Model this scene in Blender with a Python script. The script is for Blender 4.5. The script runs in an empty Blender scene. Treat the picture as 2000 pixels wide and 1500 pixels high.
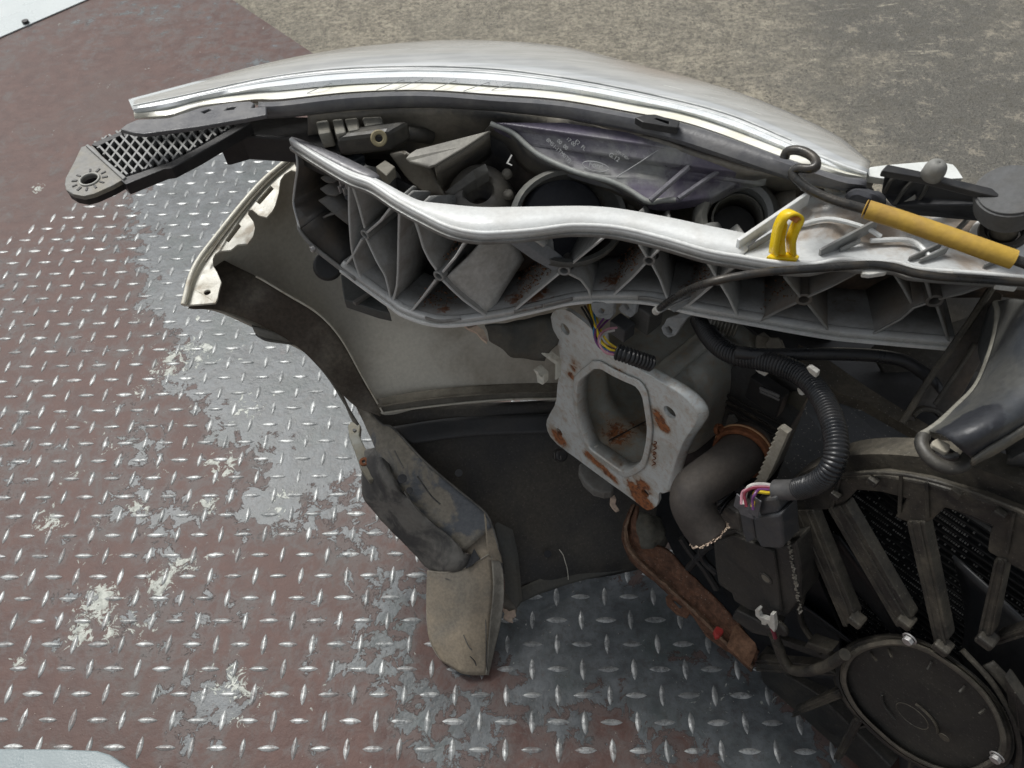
import bpy, bmesh, math, random
from mathutils import Vector as V, Matrix
from mathutils.geometry import tessellate_polygon
from mathutils import noise as mnoise
random.seed(7)
D = bpy.data
SC = bpy.context.scene
COL = SC.collection
# ------------------------------------------------------------------ camera
FPX, CAMH = 1593.1, 1.0
TH, ROLL = math.radians(52.168), -0.084
_R0 = V((1, 0, 0)); CF = V((0, math.cos(TH), -math.sin(TH))); _U0 = V((0, math.sin(TH), math.cos(TH)))
CR = _R0*math.cos(ROLL) + _U0*math.sin(ROLL)
CU = _U0*math.cos(ROLL) - _R0*math.sin(ROLL)
C0 = V((0, 0, CAMH))
cam = D.objects.new('camera', D.cameras.new('camera')); COL.objects.link(cam)
cam.data.sensor_width = 36; cam.data.lens = FPX/2000*36; cam.data.clip_start = .01; cam.data.clip_end = 500
rot = Matrix((CR, CU, -CF)).transposed().to_4x4()
cam.matrix_world = Matrix.Translation(C0) @ rot
cam.data.dof.use_dof = True; cam.data.dof.focus_distance = .76; cam.data.dof.aperture_fstop = 20
SC.camera = cam
# ------------------------------------------------------------------ light
w = D.worlds.new('World'); SC.world = w; w.use_nodes = True
nt = w.node_tree; nt.nodes.clear()
SUN_EL, SUN_AZ = math.radians(56), math.radians(-38)     # azimuth measured from +Y towards +X
sky = nt.nodes.new('ShaderNodeTexSky'); sky.sky_type = 'NISHITA'; sky.sun_disc = False
sky.sun_elevation = SUN_EL; sky.sun_rotation = SUN_AZ; sky.air_density = 1.0; sky.dust_density = 4.0; sky.ozone_density = 1.0
hs = nt.nodes.new('ShaderNodeHueSaturation'); hs.inputs['Saturation'].default_value = .22
bg = nt.nodes.new('ShaderNodeBackground'); bg.inputs[1].default_value = .066
wo = nt.nodes.new('ShaderNodeOutputWorld')
nt.links.new(sky.outputs[0], hs.inputs['Color']); nt.links.new(hs.outputs[0], bg.inputs[0]); nt.links.new(bg.outputs[0], wo.inputs[0])
sun = D.objects.new('sun', D.lights.new('sun', 'SUN')); COL.objects.link(sun)
sun.data.energy = 1.5; sun.data.angle = math.radians(18); sun.data.color = (1, .985, .95)
sd = V((math.sin(SUN_AZ)*math.cos(SUN_EL), math.cos(SUN_AZ)*math.cos(SUN_EL), math.sin(SUN_EL)))
sun.rotation_euler = sd.to_track_quat('Z', 'Y').to_euler()
SC.view_settings.view_transform = 'Standard'; SC.view_settings.look = 'None'
SC.view_settings.exposure = 0.74; SC.view_settings.gamma = 1
# ------------------------------------------------------------------ geometry helpers
def ray(x, y): return CR*((x-1000)/FPX) - CU*((y-750)/FPX) + CF
def P(x, y, z): d = ray(x, y); return C0 + d*((z-CAMH)/d.z)
def PL(x, y, o, n): d = ray(x, y); return C0 + d*((o-C0).dot(n)/d.dot(n))
AZ = math.radians(39)
N = V((math.cos(AZ), math.sin(AZ), 0))      # the car's forward direction, away from the lens
L = V((N.y, -N.x, 0))                       # across the car, to the right and nearer
Z = V((0, 0, 1))
BASE = {}
def tag(o, label=None, cat=None, group=None, kind=None):
    if label: o['label'] = label
    if cat: o['category'] = cat
    if group: o['group'] = group
    if kind: o['kind'] = kind
    return o
def T(name, label, cat, base, group=None):
    o = D.objects.new(name, None); COL.objects.link(o)
    o.empty_display_size = .02; o.location = base; BASE[o] = V(base)
    return tag(o, label, cat, group)
def fin(name, me, mat, parent, smooth, solid=0, bevel=0, off=-1, base=None, seg=2):
    b = BASE[parent] if parent is not None else (V(base) if base is not None else sum((v.co for v in me.vertices), V())/max(1, len(me.vertices)))
    me.transform(Matrix.Translation(-b)); me.materials.append(mat)
    if smooth:
        me.polygons.foreach_set('use_smooth', [True]*len(me.polygons))
        try: me.set_sharp_from_angle(angle=math.radians(38))
        except Exception: pass
    o = D.objects.new(name, me); COL.objects.link(o); BASE[o] = b
    if parent is not None: o.parent = parent
    else: o.location = b
    if solid:
        m = o.modifiers.new('thickness', 'SOLIDIFY'); m.thickness = solid; m.offset = off
    if bevel:
        m = o.modifiers.new('edge', 'BEVEL'); m.width = bevel; m.segments = seg; m.limit_method = 'ANGLE'; m.angle_limit = math.radians(35)
    return o
def mesh(name, vs, fs, mat, parent=None, smooth=True, solid=0, bevel=0, off=-1, base=None, recalc=True):
    me = D.meshes.new(name); me.from_pydata([tuple(v) for v in vs], [], fs)
    if recalc:
        bm = bmesh.new(); bm.from_mesh(me); bmesh.ops.recalc_face_normals(bm, faces=bm.faces); bm.to_mesh(me); bm.free()
    me.update()
    return fin(name, me, mat, parent, smooth, solid, bevel, off, base)
def cr(p0, p1, p2, p3, t):
    return .5*((2*p1) + (p2-p0)*t + (2*p0-5*p1+4*p2-p3)*t*t + (3*p1-p0-3*p2+p3)*t*t*t)
def curve(pts, n, closed=False, lin=False):
    pts = [V(p) for p in pts]; m = len(pts); d = []
    segs = m if closed else m-1; K = 12
    for i in range(segs):
        p1, p2 = pts[i], pts[(i+1) % m]
        p0 = pts[(i-1) % m] if closed or i > 0 else p1*2-p2
        p3 = pts[(i+2) % m] if closed or i+2 < m else p2*2-p1
        for k in range(K): d.append(p1.lerp(p2, k/K) if lin else cr(p0, p1, p2, p3, k/K))
    d.append(pts[0] if closed else pts[-1])
    s = [0]
    for a, b in zip(d, d[1:]): s.append(s[-1]+(b-a).length)
    out = []; j = 0; cnt = n if closed else n-1
    for i in range(n):
        t = s[-1]*i/cnt
        while j < len(s)-2 and s[j+1] < t: j += 1
        q = s[j+1]-s[j]; out.append(d[j].lerp(d[j+1], (t-s[j])/q if q > 1e-9 else 0))
    return out
def W(pts, z=None):
    return [P(p[0], p[1], p[2] if len(p) > 2 else z) for p in pts]
def loft(name, rows, mat, parent, n=40, m=0, thick=.002, smooth=True, off=0, lin=False, wob=0, wsc=20, closed=False):
    g = [curve(r, n, lin=lin, closed=closed) for r in rows]
    if m:
        cols = [curve([g[r][i] for r in range(len(g))], m) for i in range(n)]
        g = [[cols[i][r] for i in range(n)] for r in range(m)]
    vs = [p for r in g for p in r]
    if wob: vs = [p + wob*V(mnoise.noise_vector(p*wsc)) for p in vs]
    R_ = len(g); nn = n if closed else n-1
    fs = [(r*n+i, r*n+(i+1) % n, (r+1)*n+(i+1) % n, (r+1)*n+i) for r in range(R_-1) for i in range(nn)]
    return mesh(name, vs, fs, mat, parent, smooth, thick, 0, off)
def tube_geo(pts, r, seg=12, n=0, cap=True, lin=False):
    if n: pts = curve(pts, n, lin=lin)
    pts = [V(p) for p in pts]; vs = []; fs = []; m = len(pts)
    t = (pts[1]-pts[0]).normalized(); u = t.orthogonal().normalized()
    for i, p in enumerate(pts):
        t2 = (pts[min(i+1, m-1)]-pts[max(i-1, 0)]).normalized()
        u = (u - t2*u.dot(t2)).normalized(); v = t2.cross(u)
        rr = r(i/(m-1)) if callable(r) else r
        for k in range(seg):
            a = 2*math.pi*k/seg; vs.append(p+u*(rr*math.cos(a))+v*(rr*math.sin(a)))
    for i in range(m-1):
        for k in range(seg):
            a = i*seg+k; b = i*seg+(k+1) % seg; fs.append((a, b, b+seg, a+seg))
    if cap: fs.append(tuple(range(seg))[::-1]); fs.append(tuple((m-1)*seg+k for k in range(seg)))
    return vs, fs
def tube(name, pts, r, mat, parent, seg=12, n=24, cap=True, thick=0, lin=False, base=None):
    vs, fs = tube_geo(pts, r, seg, n, cap, lin)
    return mesh(name, vs, fs, mat, parent, True, thick, 0, -1, base)
def corr(name, pts, r, mat, parent, pitch=.0032, depth=.14, seg=16):
    q = curve(pts, 200); ln = sum((b-a).length for a, b in zip(q, q[1:])); k = int(ln/pitch); n = k*5+1
    return tube(name, pts, lambda t: r*(1-depth*(.5+.5*math.cos(2*math.pi*t*k))**2), mat, parent, seg, n)
def slab(name, outer, off, mat, parent, holes=(), bevel=.0006, smooth=False, base=None):
    """polygon with holes, pushed along off so it has real thickness"""
    loops = [[V(p) for p in outer]] + [[V(p) for p in h] for h in holes]
    flat = [p for l in loops for p in l]; k = len(flat); off = V(off)
    tri = tessellate_polygon(loops)
    vs = flat + [p+off for p in flat]; fs = [tuple(t) for t in tri] + [tuple(k+i for i in t)[::-1] for t in tri]
    s = 0
    for l in loops:
        m = len(l)
        for i in range(m): a, b = s+i, s+(i+1) % m; fs.append((a, b, b+k, a+k))
        s += m
    return mesh(name, vs, fs, mat, parent, smooth, 0, bevel, -1, base)
def circ(c, u, v, r, n=20, r2=None):
    return [c+u*(r*math.cos(2*math.pi*i/n))+v*((r2 or r)*math.sin(2*math.pi*i/n)) for i in range(n)]
def box_geo(c, ax, ay, az, d):
    vs = [c+ax*(sx*d[0]/2)+ay*(sy*d[1]/2)+az*(sz*d[2]/2) for sx in (-1, 1) for sy in (-1, 1) for sz in (-1, 1)]
    return vs, [(0, 1, 3, 2), (4, 6, 7, 5), (0, 4, 5, 1), (2, 3, 7, 6), (0, 2, 6, 4), (1, 5, 7, 3)]
def box(name, c, d, mat, parent, ax=L, ay=N, az=Z, bevel=.0012, base=None):
    vs, fs = box_geo(V(c), V(ax).normalized(), V(ay).normalized(), V(az).normalized(), d)
    return mesh(name, vs, fs, mat, parent, False, 0, bevel, -1, base)
class Acc:
    def __init__(s): s.v = []; s.f = []
    def add(s, vf):
        k = len(s.v); s.v += list(vf[0]); s.f += [tuple(i+k for i in f) for f in vf[1]]
    def out(s, name, mat, parent, smooth=False, base=None, bevel=0, recalc=True): return mesh(name, s.v, s.f, mat, parent, smooth, 0, bevel, -1, base, recalc)
def disc(name, c, axis, r, h, mat, parent, seg=28, bevel=.001, r2=None, base=None):
    axis = V(axis).normalized(); u = axis.orthogonal().normalized(); v = axis.cross(u); c = V(c)
    a = circ(c, u, v, r, seg); b = [p for p in circ(c+axis*h, u, v, r2 if r2 is not None else r, seg)]
    fs = [tuple(range(seg))[::-1], tuple(range(seg, 2*seg))] + [(i, (i+1) % seg, seg+(i+1) % seg, seg+i) for i in range(seg)]
    return mesh(name, a+b, fs, mat, parent, True, 0, bevel, -1, base)
def ring(name, c, axis, ro, ri, h, mat, parent, seg=32, base=None, bevel=.0006):
    axis = V(axis).normalized(); u = axis.orthogonal().normalized(); v = axis.cross(u); c = V(c); vs = []
    for r, k in ((ro, 0), (ro, h), (ri, h), (ri, 0)): vs += circ(c+axis*k, u, v, r, seg)
    fs = [(j*seg+i, j*seg+(i+1) % seg, ((j+1) % 4)*seg+(i+1) % seg, ((j+1) % 4)*seg+i) for j in range(4) for i in range(seg)]
    return mesh(name, vs, fs, mat, parent, True, 0, bevel, -1, base)
# ------------------------------------------------------------------ material helpers
class NT:
    def __init__(s, name):
        s.m = D.materials.new(name); s.m.use_nodes = True; s.t = s.m.node_tree; s.b = s.t.nodes['Principled BSDF']
        s.pos = s.t.nodes.new('ShaderNodeNewGeometry').outputs['Position']
    def lk(s, a, b): s.t.links.new(a, b)
    def val(s, x, inp):
        if isinstance(x, (int, float)): inp.default_value = x
        elif isinstance(x, tuple): inp.default_value = (x+(1,))[:4] if len(inp.default_value) == 4 else x[:3]
        else: s.lk(x, inp)
    def noise(s, scale, detail=5, rough=.55, dist=0, vec=None):
        n = s.t.nodes.new('ShaderNodeTexNoise'); n.inputs['Scale'].default_value = scale; n.inputs['Detail'].default_value = detail
        n.inputs['Roughness'].default_value = rough; n.inputs['Distortion'].default_value = dist; s.lk(vec or s.pos, n.inputs['Vector']); return n.outputs['Fac']
    def voro(s, scale, feat='F1', out='Distance', rnd=1):
        n = s.t.nodes.new('ShaderNodeTexVoronoi'); n.feature = feat; n.inputs['Scale'].default_value = scale; n.inputs['Randomness'].default_value = rnd
        s.lk(s.pos, n.inputs['Vector']); return n.outputs[out]
    def math(s, op, a, b=0, c=0, clamp=False):
        n = s.t.nodes.new('ShaderNodeMath'); n.operation = op; n.use_clamp = clamp
        for i, x in enumerate((a, b, c)): s.val(x, n.inputs[i])
        return n.outputs[0]
    def step(s, x, lo, hi, a=0., b=1.):
        n = s.t.nodes.new('ShaderNodeMapRange'); n.interpolation_type = 'SMOOTHSTEP'; s.val(x, n.inputs['Value'])
        n.inputs['From Min'].default_value = lo; n.inputs['From Max'].default_value = hi
        n.inputs['To Min'].default_value = a; n.inputs['To Max'].default_value = b; return n.outputs[0]
    def mix(s, f, a, b):
        n = s.t.nodes.new('ShaderNodeMix'); n.data_type = 'RGBA'; s.val(f, n.inputs[0]); s.val(a, n.inputs[6]); s.val(b, n.inputs[7]); return n.outputs[2]
    def scale(s, col, f):
        n = s.t.nodes.new('ShaderNodeVectorMath'); n.operation = 'SCALE'; s.val(col, n.inputs[0]); s.val(f, n.inputs['Scale']); return n.outputs[0]
    def blobs(s, pts):
        """stains: sum of soft spots at fixed places, each (point, radius, weight)"""
        acc = None
        for p, r, wt in pts:
            n = s.t.nodes.new('ShaderNodeVectorMath'); n.operation = 'DISTANCE'; s.lk(s.pos, n.inputs[0]); n.inputs[1].default_value = tuple(p)
            v = s.math('MULTIPLY', s.step(n.outputs['Value'], 0, r, 1, 0), wt)
            acc = v if acc is None else s.math('ADD', acc, v)
        return acc
    def bump(s, h, strength=.3, dist=.001):
        n = s.t.nodes.new('ShaderNodeBump'); n.inputs['Strength'].default_value = strength; n.inputs['Distance'].default_value = dist
        s.lk(h, n.inputs['Height']); s.lk(n.outputs[0], s.b.inputs['Normal'])
    def up(s):
        g = s.t.nodes.new('ShaderNodeNewGeometry'); x = s.t.nodes.new('ShaderNodeSeparateXYZ'); s.lk(g.outputs['Normal'], x.inputs[0]); return x.outputs['Z']
    def fin(s, col, rough=.6, metal=0., coat=0., spec=None):
        s.val(col, s.b.inputs['Base Color']); s.val(rough, s.b.inputs['Roughness']); s.val(metal, s.b.inputs['Metallic'])
        if coat: s.b.inputs['Coat Weight'].default_value = coat; s.b.inputs['Coat Roughness'].default_value = .08
        if spec is not None: s.b.inputs['Specular IOR Level'].default_value = spec
        return s.m
def M(name, base, rough=.55, metal=0., dirt=None, amt=.5, dsc=22, fine=.12, fsc=260, bump=.15, bsc=420, dust=0., stains=None, scol=(.2, .07, .02), coat=0., speck=0., thr=(.35, .75)):
    n = NT(name)
    f1 = n.noise(dsc, 6, .62, .4); f2 = n.noise(fsc, 4, .6)
    col = base
    if dirt: col = n.mix(n.math('MULTIPLY', n.step(f1, thr[0], thr[1]), amt, clamp=True), base, dirt)
    if dust:
        u = n.math('MULTIPLY', n.step(n.up(), .1, .9), n.step(n.noise(dsc*2.2, 5, .65), .3, .7, .25, 1.)); col = n.mix(n.math('MULTIPLY', u, dust), col, dirt or (.25, .21, .16))
    if stains:
        s1 = n.math('ADD', n.blobs(stains), n.math('MULTIPLY', n.math('SUBTRACT', n.noise(150, 7, .68, .6), .5), 1.5))
        m1 = n.step(s1, .38, .62); dark = n.mix(n.noise(330, 3), scol, tuple(c*.45 for c in scol)); col = n.mix(m1, col, dark)
    col = n.scale(col, n.step(f2, .25, .75, 1-fine, 1+fine))
    if speck: col = n.mix(n.math('MULTIPLY', n.step(n.noise(520, 2, .5), .66, .70), speck), col, (.45, .42, .36))
    n.bump(n.math('ADD', n.noise(bsc, 4), n.math('MULTIPLY', n.noise(dsc*3, 3), 1.5)), bump, .0012)
    r = n.step(f1, .3, .7, max(.05, rough-.1), min(1, rough+.14))
    return n.fin(col, r, metal, coat)
DUST = (.235, .205, .155)
M_RD = M("cell_grey_plastic", (.12, .12, .115), .42, 0, (.13, .10, .07), .6, 30, .1, dust=.25, stains=[(P(1050, 585, .475), .030, 0.76), (P(1000, 600, .465), .024, 0.69), (P(1200, 565, .485), .032, 0.74), (P(1170, 510, .52), .024, .5), (P(870, 602, .462), .022, .5), (P(820, 590, .455), .016, .45), (P(1350, 570, .50), .024, .55), (P(1290, 560, .49), .018, .45), (P(1530, 600, .50), .028, .5), (P(1640, 610, .50), .030, .45), (P(1745, 600, .51), .03, .4), (P(700, 450, .5), .016, .4)], scol=(.17, .075, .038))
m_white = M('white_carrier_plastic', (.72, .74, .73), .38, 0, (.34, .31, .26), .32, 30, .06, stains=None)
m_rib = M('shade_toned_carrier_plastic', (.27, .278, .272), .36, .0, (.11, .09, .07), .6, 34, .06, dust=.1, stains=[(P(1050, 585, .475), .030, 0.76), (P(1000, 600, .465), .024, 0.69), (P(1200, 565, .485), .032, 0.74), (P(1170, 510, .52), .024, .5), (P(870, 602, .462), .022, .5), (P(820, 590, .455), .016, .45), (P(1350, 570, .50), .024, .55), (P(1290, 560, .49), .018, .45), (P(1530, 600, .50), .028, .5), (P(1640, 610, .50), .030, .45), (P(1745, 600, .51), .03, .4), (P(700, 450, .5), .016, .4)], scol=(.17, .075, .038))  # carrier plastic darkened to put cell shade into the ribs; stains are rust dust
m_edge = M('rib_edge_plastic', (.54, .555, .55), .24, .0, (.30, .27, .22), .4, 40, .05)
m_rib_dark = M('shade_dark_dusty_plastic', (.04, .042, .043), .45, 0, (.12, .09, .06), .6, 26, .12, dust=.2)  # near-black base paints the end cell's shade; the brown is dust
m_black = M('black_plastic', (.012, .013, .015), .42, 0, (.05, .046, .038), .4, 30, .15, dust=.12)
m_blackd = M('dusty_black_plastic', (.022, .023, .023), .5, 0, DUST, .14, 24, .18, dust=.16, speck=.12)
m_fan = M('dust_coated_fan_plastic', (.018, .018, .017), .6, 0, (.15, .132, .098), .65, 24, .2, 200, .4, dust=.34, speck=.16)
m_hub = M('dusty_motor_cover', (.022, .023, .022), .66, 0, (.07, .064, .05), .5, 16, .15, dust=.06, speck=.14)
m_core = M('radiator_black', (.010, .012, .016), .45, .2, (.03, .03, .03), .4, 30)
m_rubber = M('rubber_hose', (.038, .034, .032), .62, 0, (.10, .085, .07), .7, 16, .16, dust=.2)
m_loom = M('loom_plastic', (.014, .016, .019), .32, 0, (.05, .045, .04), .35, 40, .1)
m_house = M('lamp_housing', (.060, .062, .066), .38, 0, (.27, .245, .195), .75, 13, .12, dust=.3, thr=(.38, .62))
m_panel = M('lamp_housing_panel', (.11, .098, .135), .25, 0, (.30, .31, .285), .85, 9, .10, thr=(.42, .62))
m_strip = M('lamp_flange', (.09, .092, .10), .35, 0, (.22, .215, .20), .4, 40, .1)
m_khaki = M('khaki_rubber', (.30, .26, .15), .6, 0, (.16, .13, .08), .5, 60)
m_bump = M('primer_inside_bumper', (.56, .54, .47), .5, 0, (.26, .215, .155), .8, 7, .08, dust=0, stains=None, thr=(.42, .72))
m_archd = M('mud_stained_arch', (.13, .115, .09), .62, 0, (.05, .038, .028), .85, 16, .25, thr=(.3, .6))
m_cream = M('cream_painted_edge', (.64, .62, .53), .4, 0, (.30, .21, .12), .6, 45, .08, thr=(.5, .7))
m_bolt = M('zinc_bolt', (.5, .5, .5), .35, .7, (.25, .22, .18), .4, 80)
m_yel = M('yellow_sleeve', (.50, .32, .05), .5, 0, (.30, .17, .06), .6, 34, .08, stains=None, speck=.0)
m_yclip = M('yellow_clip_plastic', (.85, .60, .012), .3, 0, (.6, .35, .02), .4, 60, .04)
m_rod = M('prop_rod', (.035, .036, .036), .3, .3, (.10, .08, .055), .5, 60)
m_buf = M('bump_stop_rubber', (.085, .088, .09), .7, 0, (.13, .125, .115), .5, 50)
m_rust = M('rusty_steel', (.145, .070, .040), .8, .1, (.045, .026, .018), .8, 45, .35, 200, .8, 160, speck=.35)
m_rusto = M('orange_rust', (.21, .075, .028), .8, .1, (.10, .04, .02), .7, 90, .3, 200, .6)
m_mudflap = M('mud_coated_flap', (.33, .275, .20), .75, 0, (.19, .18, .155), .9, 15, .16, 300, .25)
m_mudblk = M('scuffed_liner_plastic', (.15, .145, .13), .6, 0, (.035, .035, .036), .85, 20, .12, 200, .3, thr=(.42, .6))
m_tray = M('black_undertray', (.017, .017, .017), .6, 0, (.11, .097, .075), .6, 9, .2, dust=.12, speck=.1)
m_tray2 = M('dark_grey_undertray', (.07, .072, .066), .65, 0, (.12, .105, .08), .5, 12, .12)
m_duct = M('mud_dusted_duct', (.040, .045, .052), .36, 0, (.10, .098, .085), .7, 10, .14, dust=.06, thr=(.40, .60), stains=[(P(1880, 820, .598), .030, .8), (P(1905, 848, .60), .026, .8), (P(1850, 838, .595), .018, .6), (P(1925, 805, .60), .02, .5)], scol=(.035, .038, .045))
m_clipw = M('white_clip', (.62, .62, .58), .45, 0, (.35, .3, .22), .5, 80)
m_comb = M('cream_serrated_foam', (.40, .375, .31), .8, 0, (.22, .19, .14), .5, 60)
m_redc = M('red_plug', (.42, .03, .025), .45, 0, (.2, .04, .03), .5, 90)
m_debris = M('rust_debris', (.24, .11, .05), .9, 0, (.05, .028, .018), .9, 300)
m_frag = M('torn_hose_fabric', (.62, .50, .38), .9, 0, (.45, .30, .28), .5, 200)
m_paint = M('pale_blue_painted_sheet', (.21, .26, .275), .35, 0, (.28, .325, .335), .5, 14, .03)
m_ptext = M('moulded_mark', (.36, .37, .37), .5)
m_refl = M('white_reflector', (.74, .76, .74), .25, 0, (.55, .58, .52), .4, 40, .04)
WIRE = {k: M(k+'_wire', c, .35, 0, None, fine=.03, bump=.02) for k, c in dict(yellow=(.75, .55, .03), blue=(.03, .22, .45), purple=(.16, .05, .18), pink=(.5, .25, .3), white=(.6, .58, .55), black=(.02, .02, .02), maroon=(.2, .03, .05), amber=(.6, .33, .05)).items()}
# ------------------------------------------------------------------ ground, platform
S2 = .06174/2; YAW = -.08448; X0, Y0 = .04926, .23743
def concrete_mat():
    n = NT('worn_concrete')
    a = n.noise(3.2, 6, .6, .3); b = n.noise(75, 10, .82, .1); c = n.noise(300, 5, .8)
    vc = n.t.nodes.new('ShaderNodeTexVoronoi'); vc.inputs['Scale'].default_value = 120; n.lk(n.pos, vc.inputs['Vector'])
    sep = n.t.nodes.new('ShaderNodeSeparateColor'); n.lk(vc.outputs['Color'], sep.inputs[0])
    col = n.mix(n.math('MULTIPLY', n.step(a, .3, .7), .5), n.mix(n.step(b, .40, .60), (.44, .40, .31), (.13, .12, .10)), (.20, .19, .16))
    col = n.mix(n.math('MULTIPLY', n.step(c, .54, .62), .75), col, (.62, .56, .44))
    peb = n.math('MULTIPLY', n.step(vc.outputs['Distance'], .32, .42, 1, 0), n.step(sep.outputs[0], .50, .6))
    col = n.mix(n.math('MULTIPLY', peb, n.step(n.noise(14, 3), .35, .62, .15, .85)), col, n.mix(sep.outputs[1], (.10, .098, .088), (.27, .245, .20)))
    st = n.math('ADD', n.blobs([(P(1850, 60, -.12), .6, .66), (P(1500, 150, -.12), .3, .3), (P(1350, 30, -.12), .3, .28), (P(1000, 20, -.12), .25, .14), (P(1980, 300, -.12), .45, .62), (P(1700, 240, -.12), .3, .3), (P(1650, 20, -.12), .3, .3), (P(700, 20, -.12), .3, -.1)]), n.math('MULTIPLY', n.math('SUBTRACT', n.noise(9, 9, .72, .5), .5), 1.0))
    col = n.mix(n.math('MULTIPLY', n.step(st, .1, .7), .85), col, n.mix(n.step(c, .4, .6), (.075, .075, .070), (.19, .185, .165)))
    col = n.mix(n.math('MULTIPLY', n.step(n.noise(26, 12, .86, .3), .585, .62), .75), col, (.52, .475, .375))
    col = n.mix(n.math('MULTIPLY', n.step(n.noise(90, 6, .8, .3), .64, .69), .6), col, (.09, .085, .075))
    d = n.noise(19, 12, .86, .2)
    col = n.mix(n.math('MULTIPLY', n.step(d, .50, .60), .55), col, (.135, .125, .10)); col = n.mix(n.math('MULTIPLY', n.step(d, .40, .47, 1, 0), .5), col, (.50, .45, .35))
    mp = n.t.nodes.new('ShaderNodeMapping'); mp.inputs['Rotation'].default_value = (0, 0, -.75); mp.inputs['Scale'].default_value = (1.2, 9, 1); n.lk(n.pos, mp.inputs[0])
    sk = n.math('MULTIPLY', n.step(n.noise(5, 10, .75, .2, mp.outputs[0]), .60, .66), n.step(n.noise(60, 8, .8), .42, .56))
    col = n.mix(n.math('MULTIPLY', sk, .8), col, (.52, .48, .38))
    n.bump(n.math('ADD', n.math('MULTIPLY', b, 2.), n.math('ADD', c, peb)), .8, .004)
    return n.fin(col, .85)
def plate_fields(n):
    f = n.math('ADD', n.math('MULTIPLY', n.noise(11, 4, .5, .6), .62), n.math('MULTIPLY', n.noise(44, 11, .72, .7), .72))
    mpl = n.t.nodes.new('ShaderNodeMapping'); mpl.vector_type = 'TEXTURE'   # paint wears first over and around the lozenges
    mpl.inputs['Location'].default_value = (X0, Y0, 0); mpl.inputs['Rotation'].default_value = (0, 0, YAW); mpl.inputs['Scale'].default_value = (S2/(2*math.pi),)*3; n.lk(n.pos, mpl.inputs[0])
    sx = n.t.nodes.new('ShaderNodeSeparateXYZ'); n.lk(mpl.outputs[0], sx.inputs[0])
    f = n.math('ADD', f, n.math('MULTIPLY', n.math('ADD', n.math('COSINE', sx.outputs[0]), n.math('COSINE', sx.outputs[1])), .022))
    f = n.math('ADD', f, n.blobs([(P(x, y, 0), r, wt) for x, y, r, wt in (
        (450, 330, .19, .42), (540, 420, .18, .42), (430, 480, .18, .38), (330, 400, .17, .27), (570, 640, .18, .44), (640, 740, .13, .36), (470, 620, .17, .30), (380, 560, .16, .22), (650, 880, .12, .27), (540, 800, .15, .24), (420, 760, .12, .14), (560, 960, .12, .17), (780, 1150, .10, .16), (700, 1300, .10, .12), (900, 1420, .10, .14), (300, 980, .08, .10), (330, 1180, .10, .12),
        (700, 860, .07, .2), (1150, 1180, .11, .34), (1100, 1250, .10, .12), (1330, 1250, .13, .30), (1500, 1480, .11, .22), (1440, 1380, .09, .24), (1100, 1330, .10, .20), (1000, 1230, .06, .2), (1230, 1420, .09, .12),
        (340, 1330, .05, .12), (430, 1350, .05, .14), (700, 1060, .05, .12), (1200, 1400, .05, -.12), (60, 250, .5, -.25), (200, 650, .2, -.05), (120, 1480, .18, -.12))]))
    return f
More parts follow.
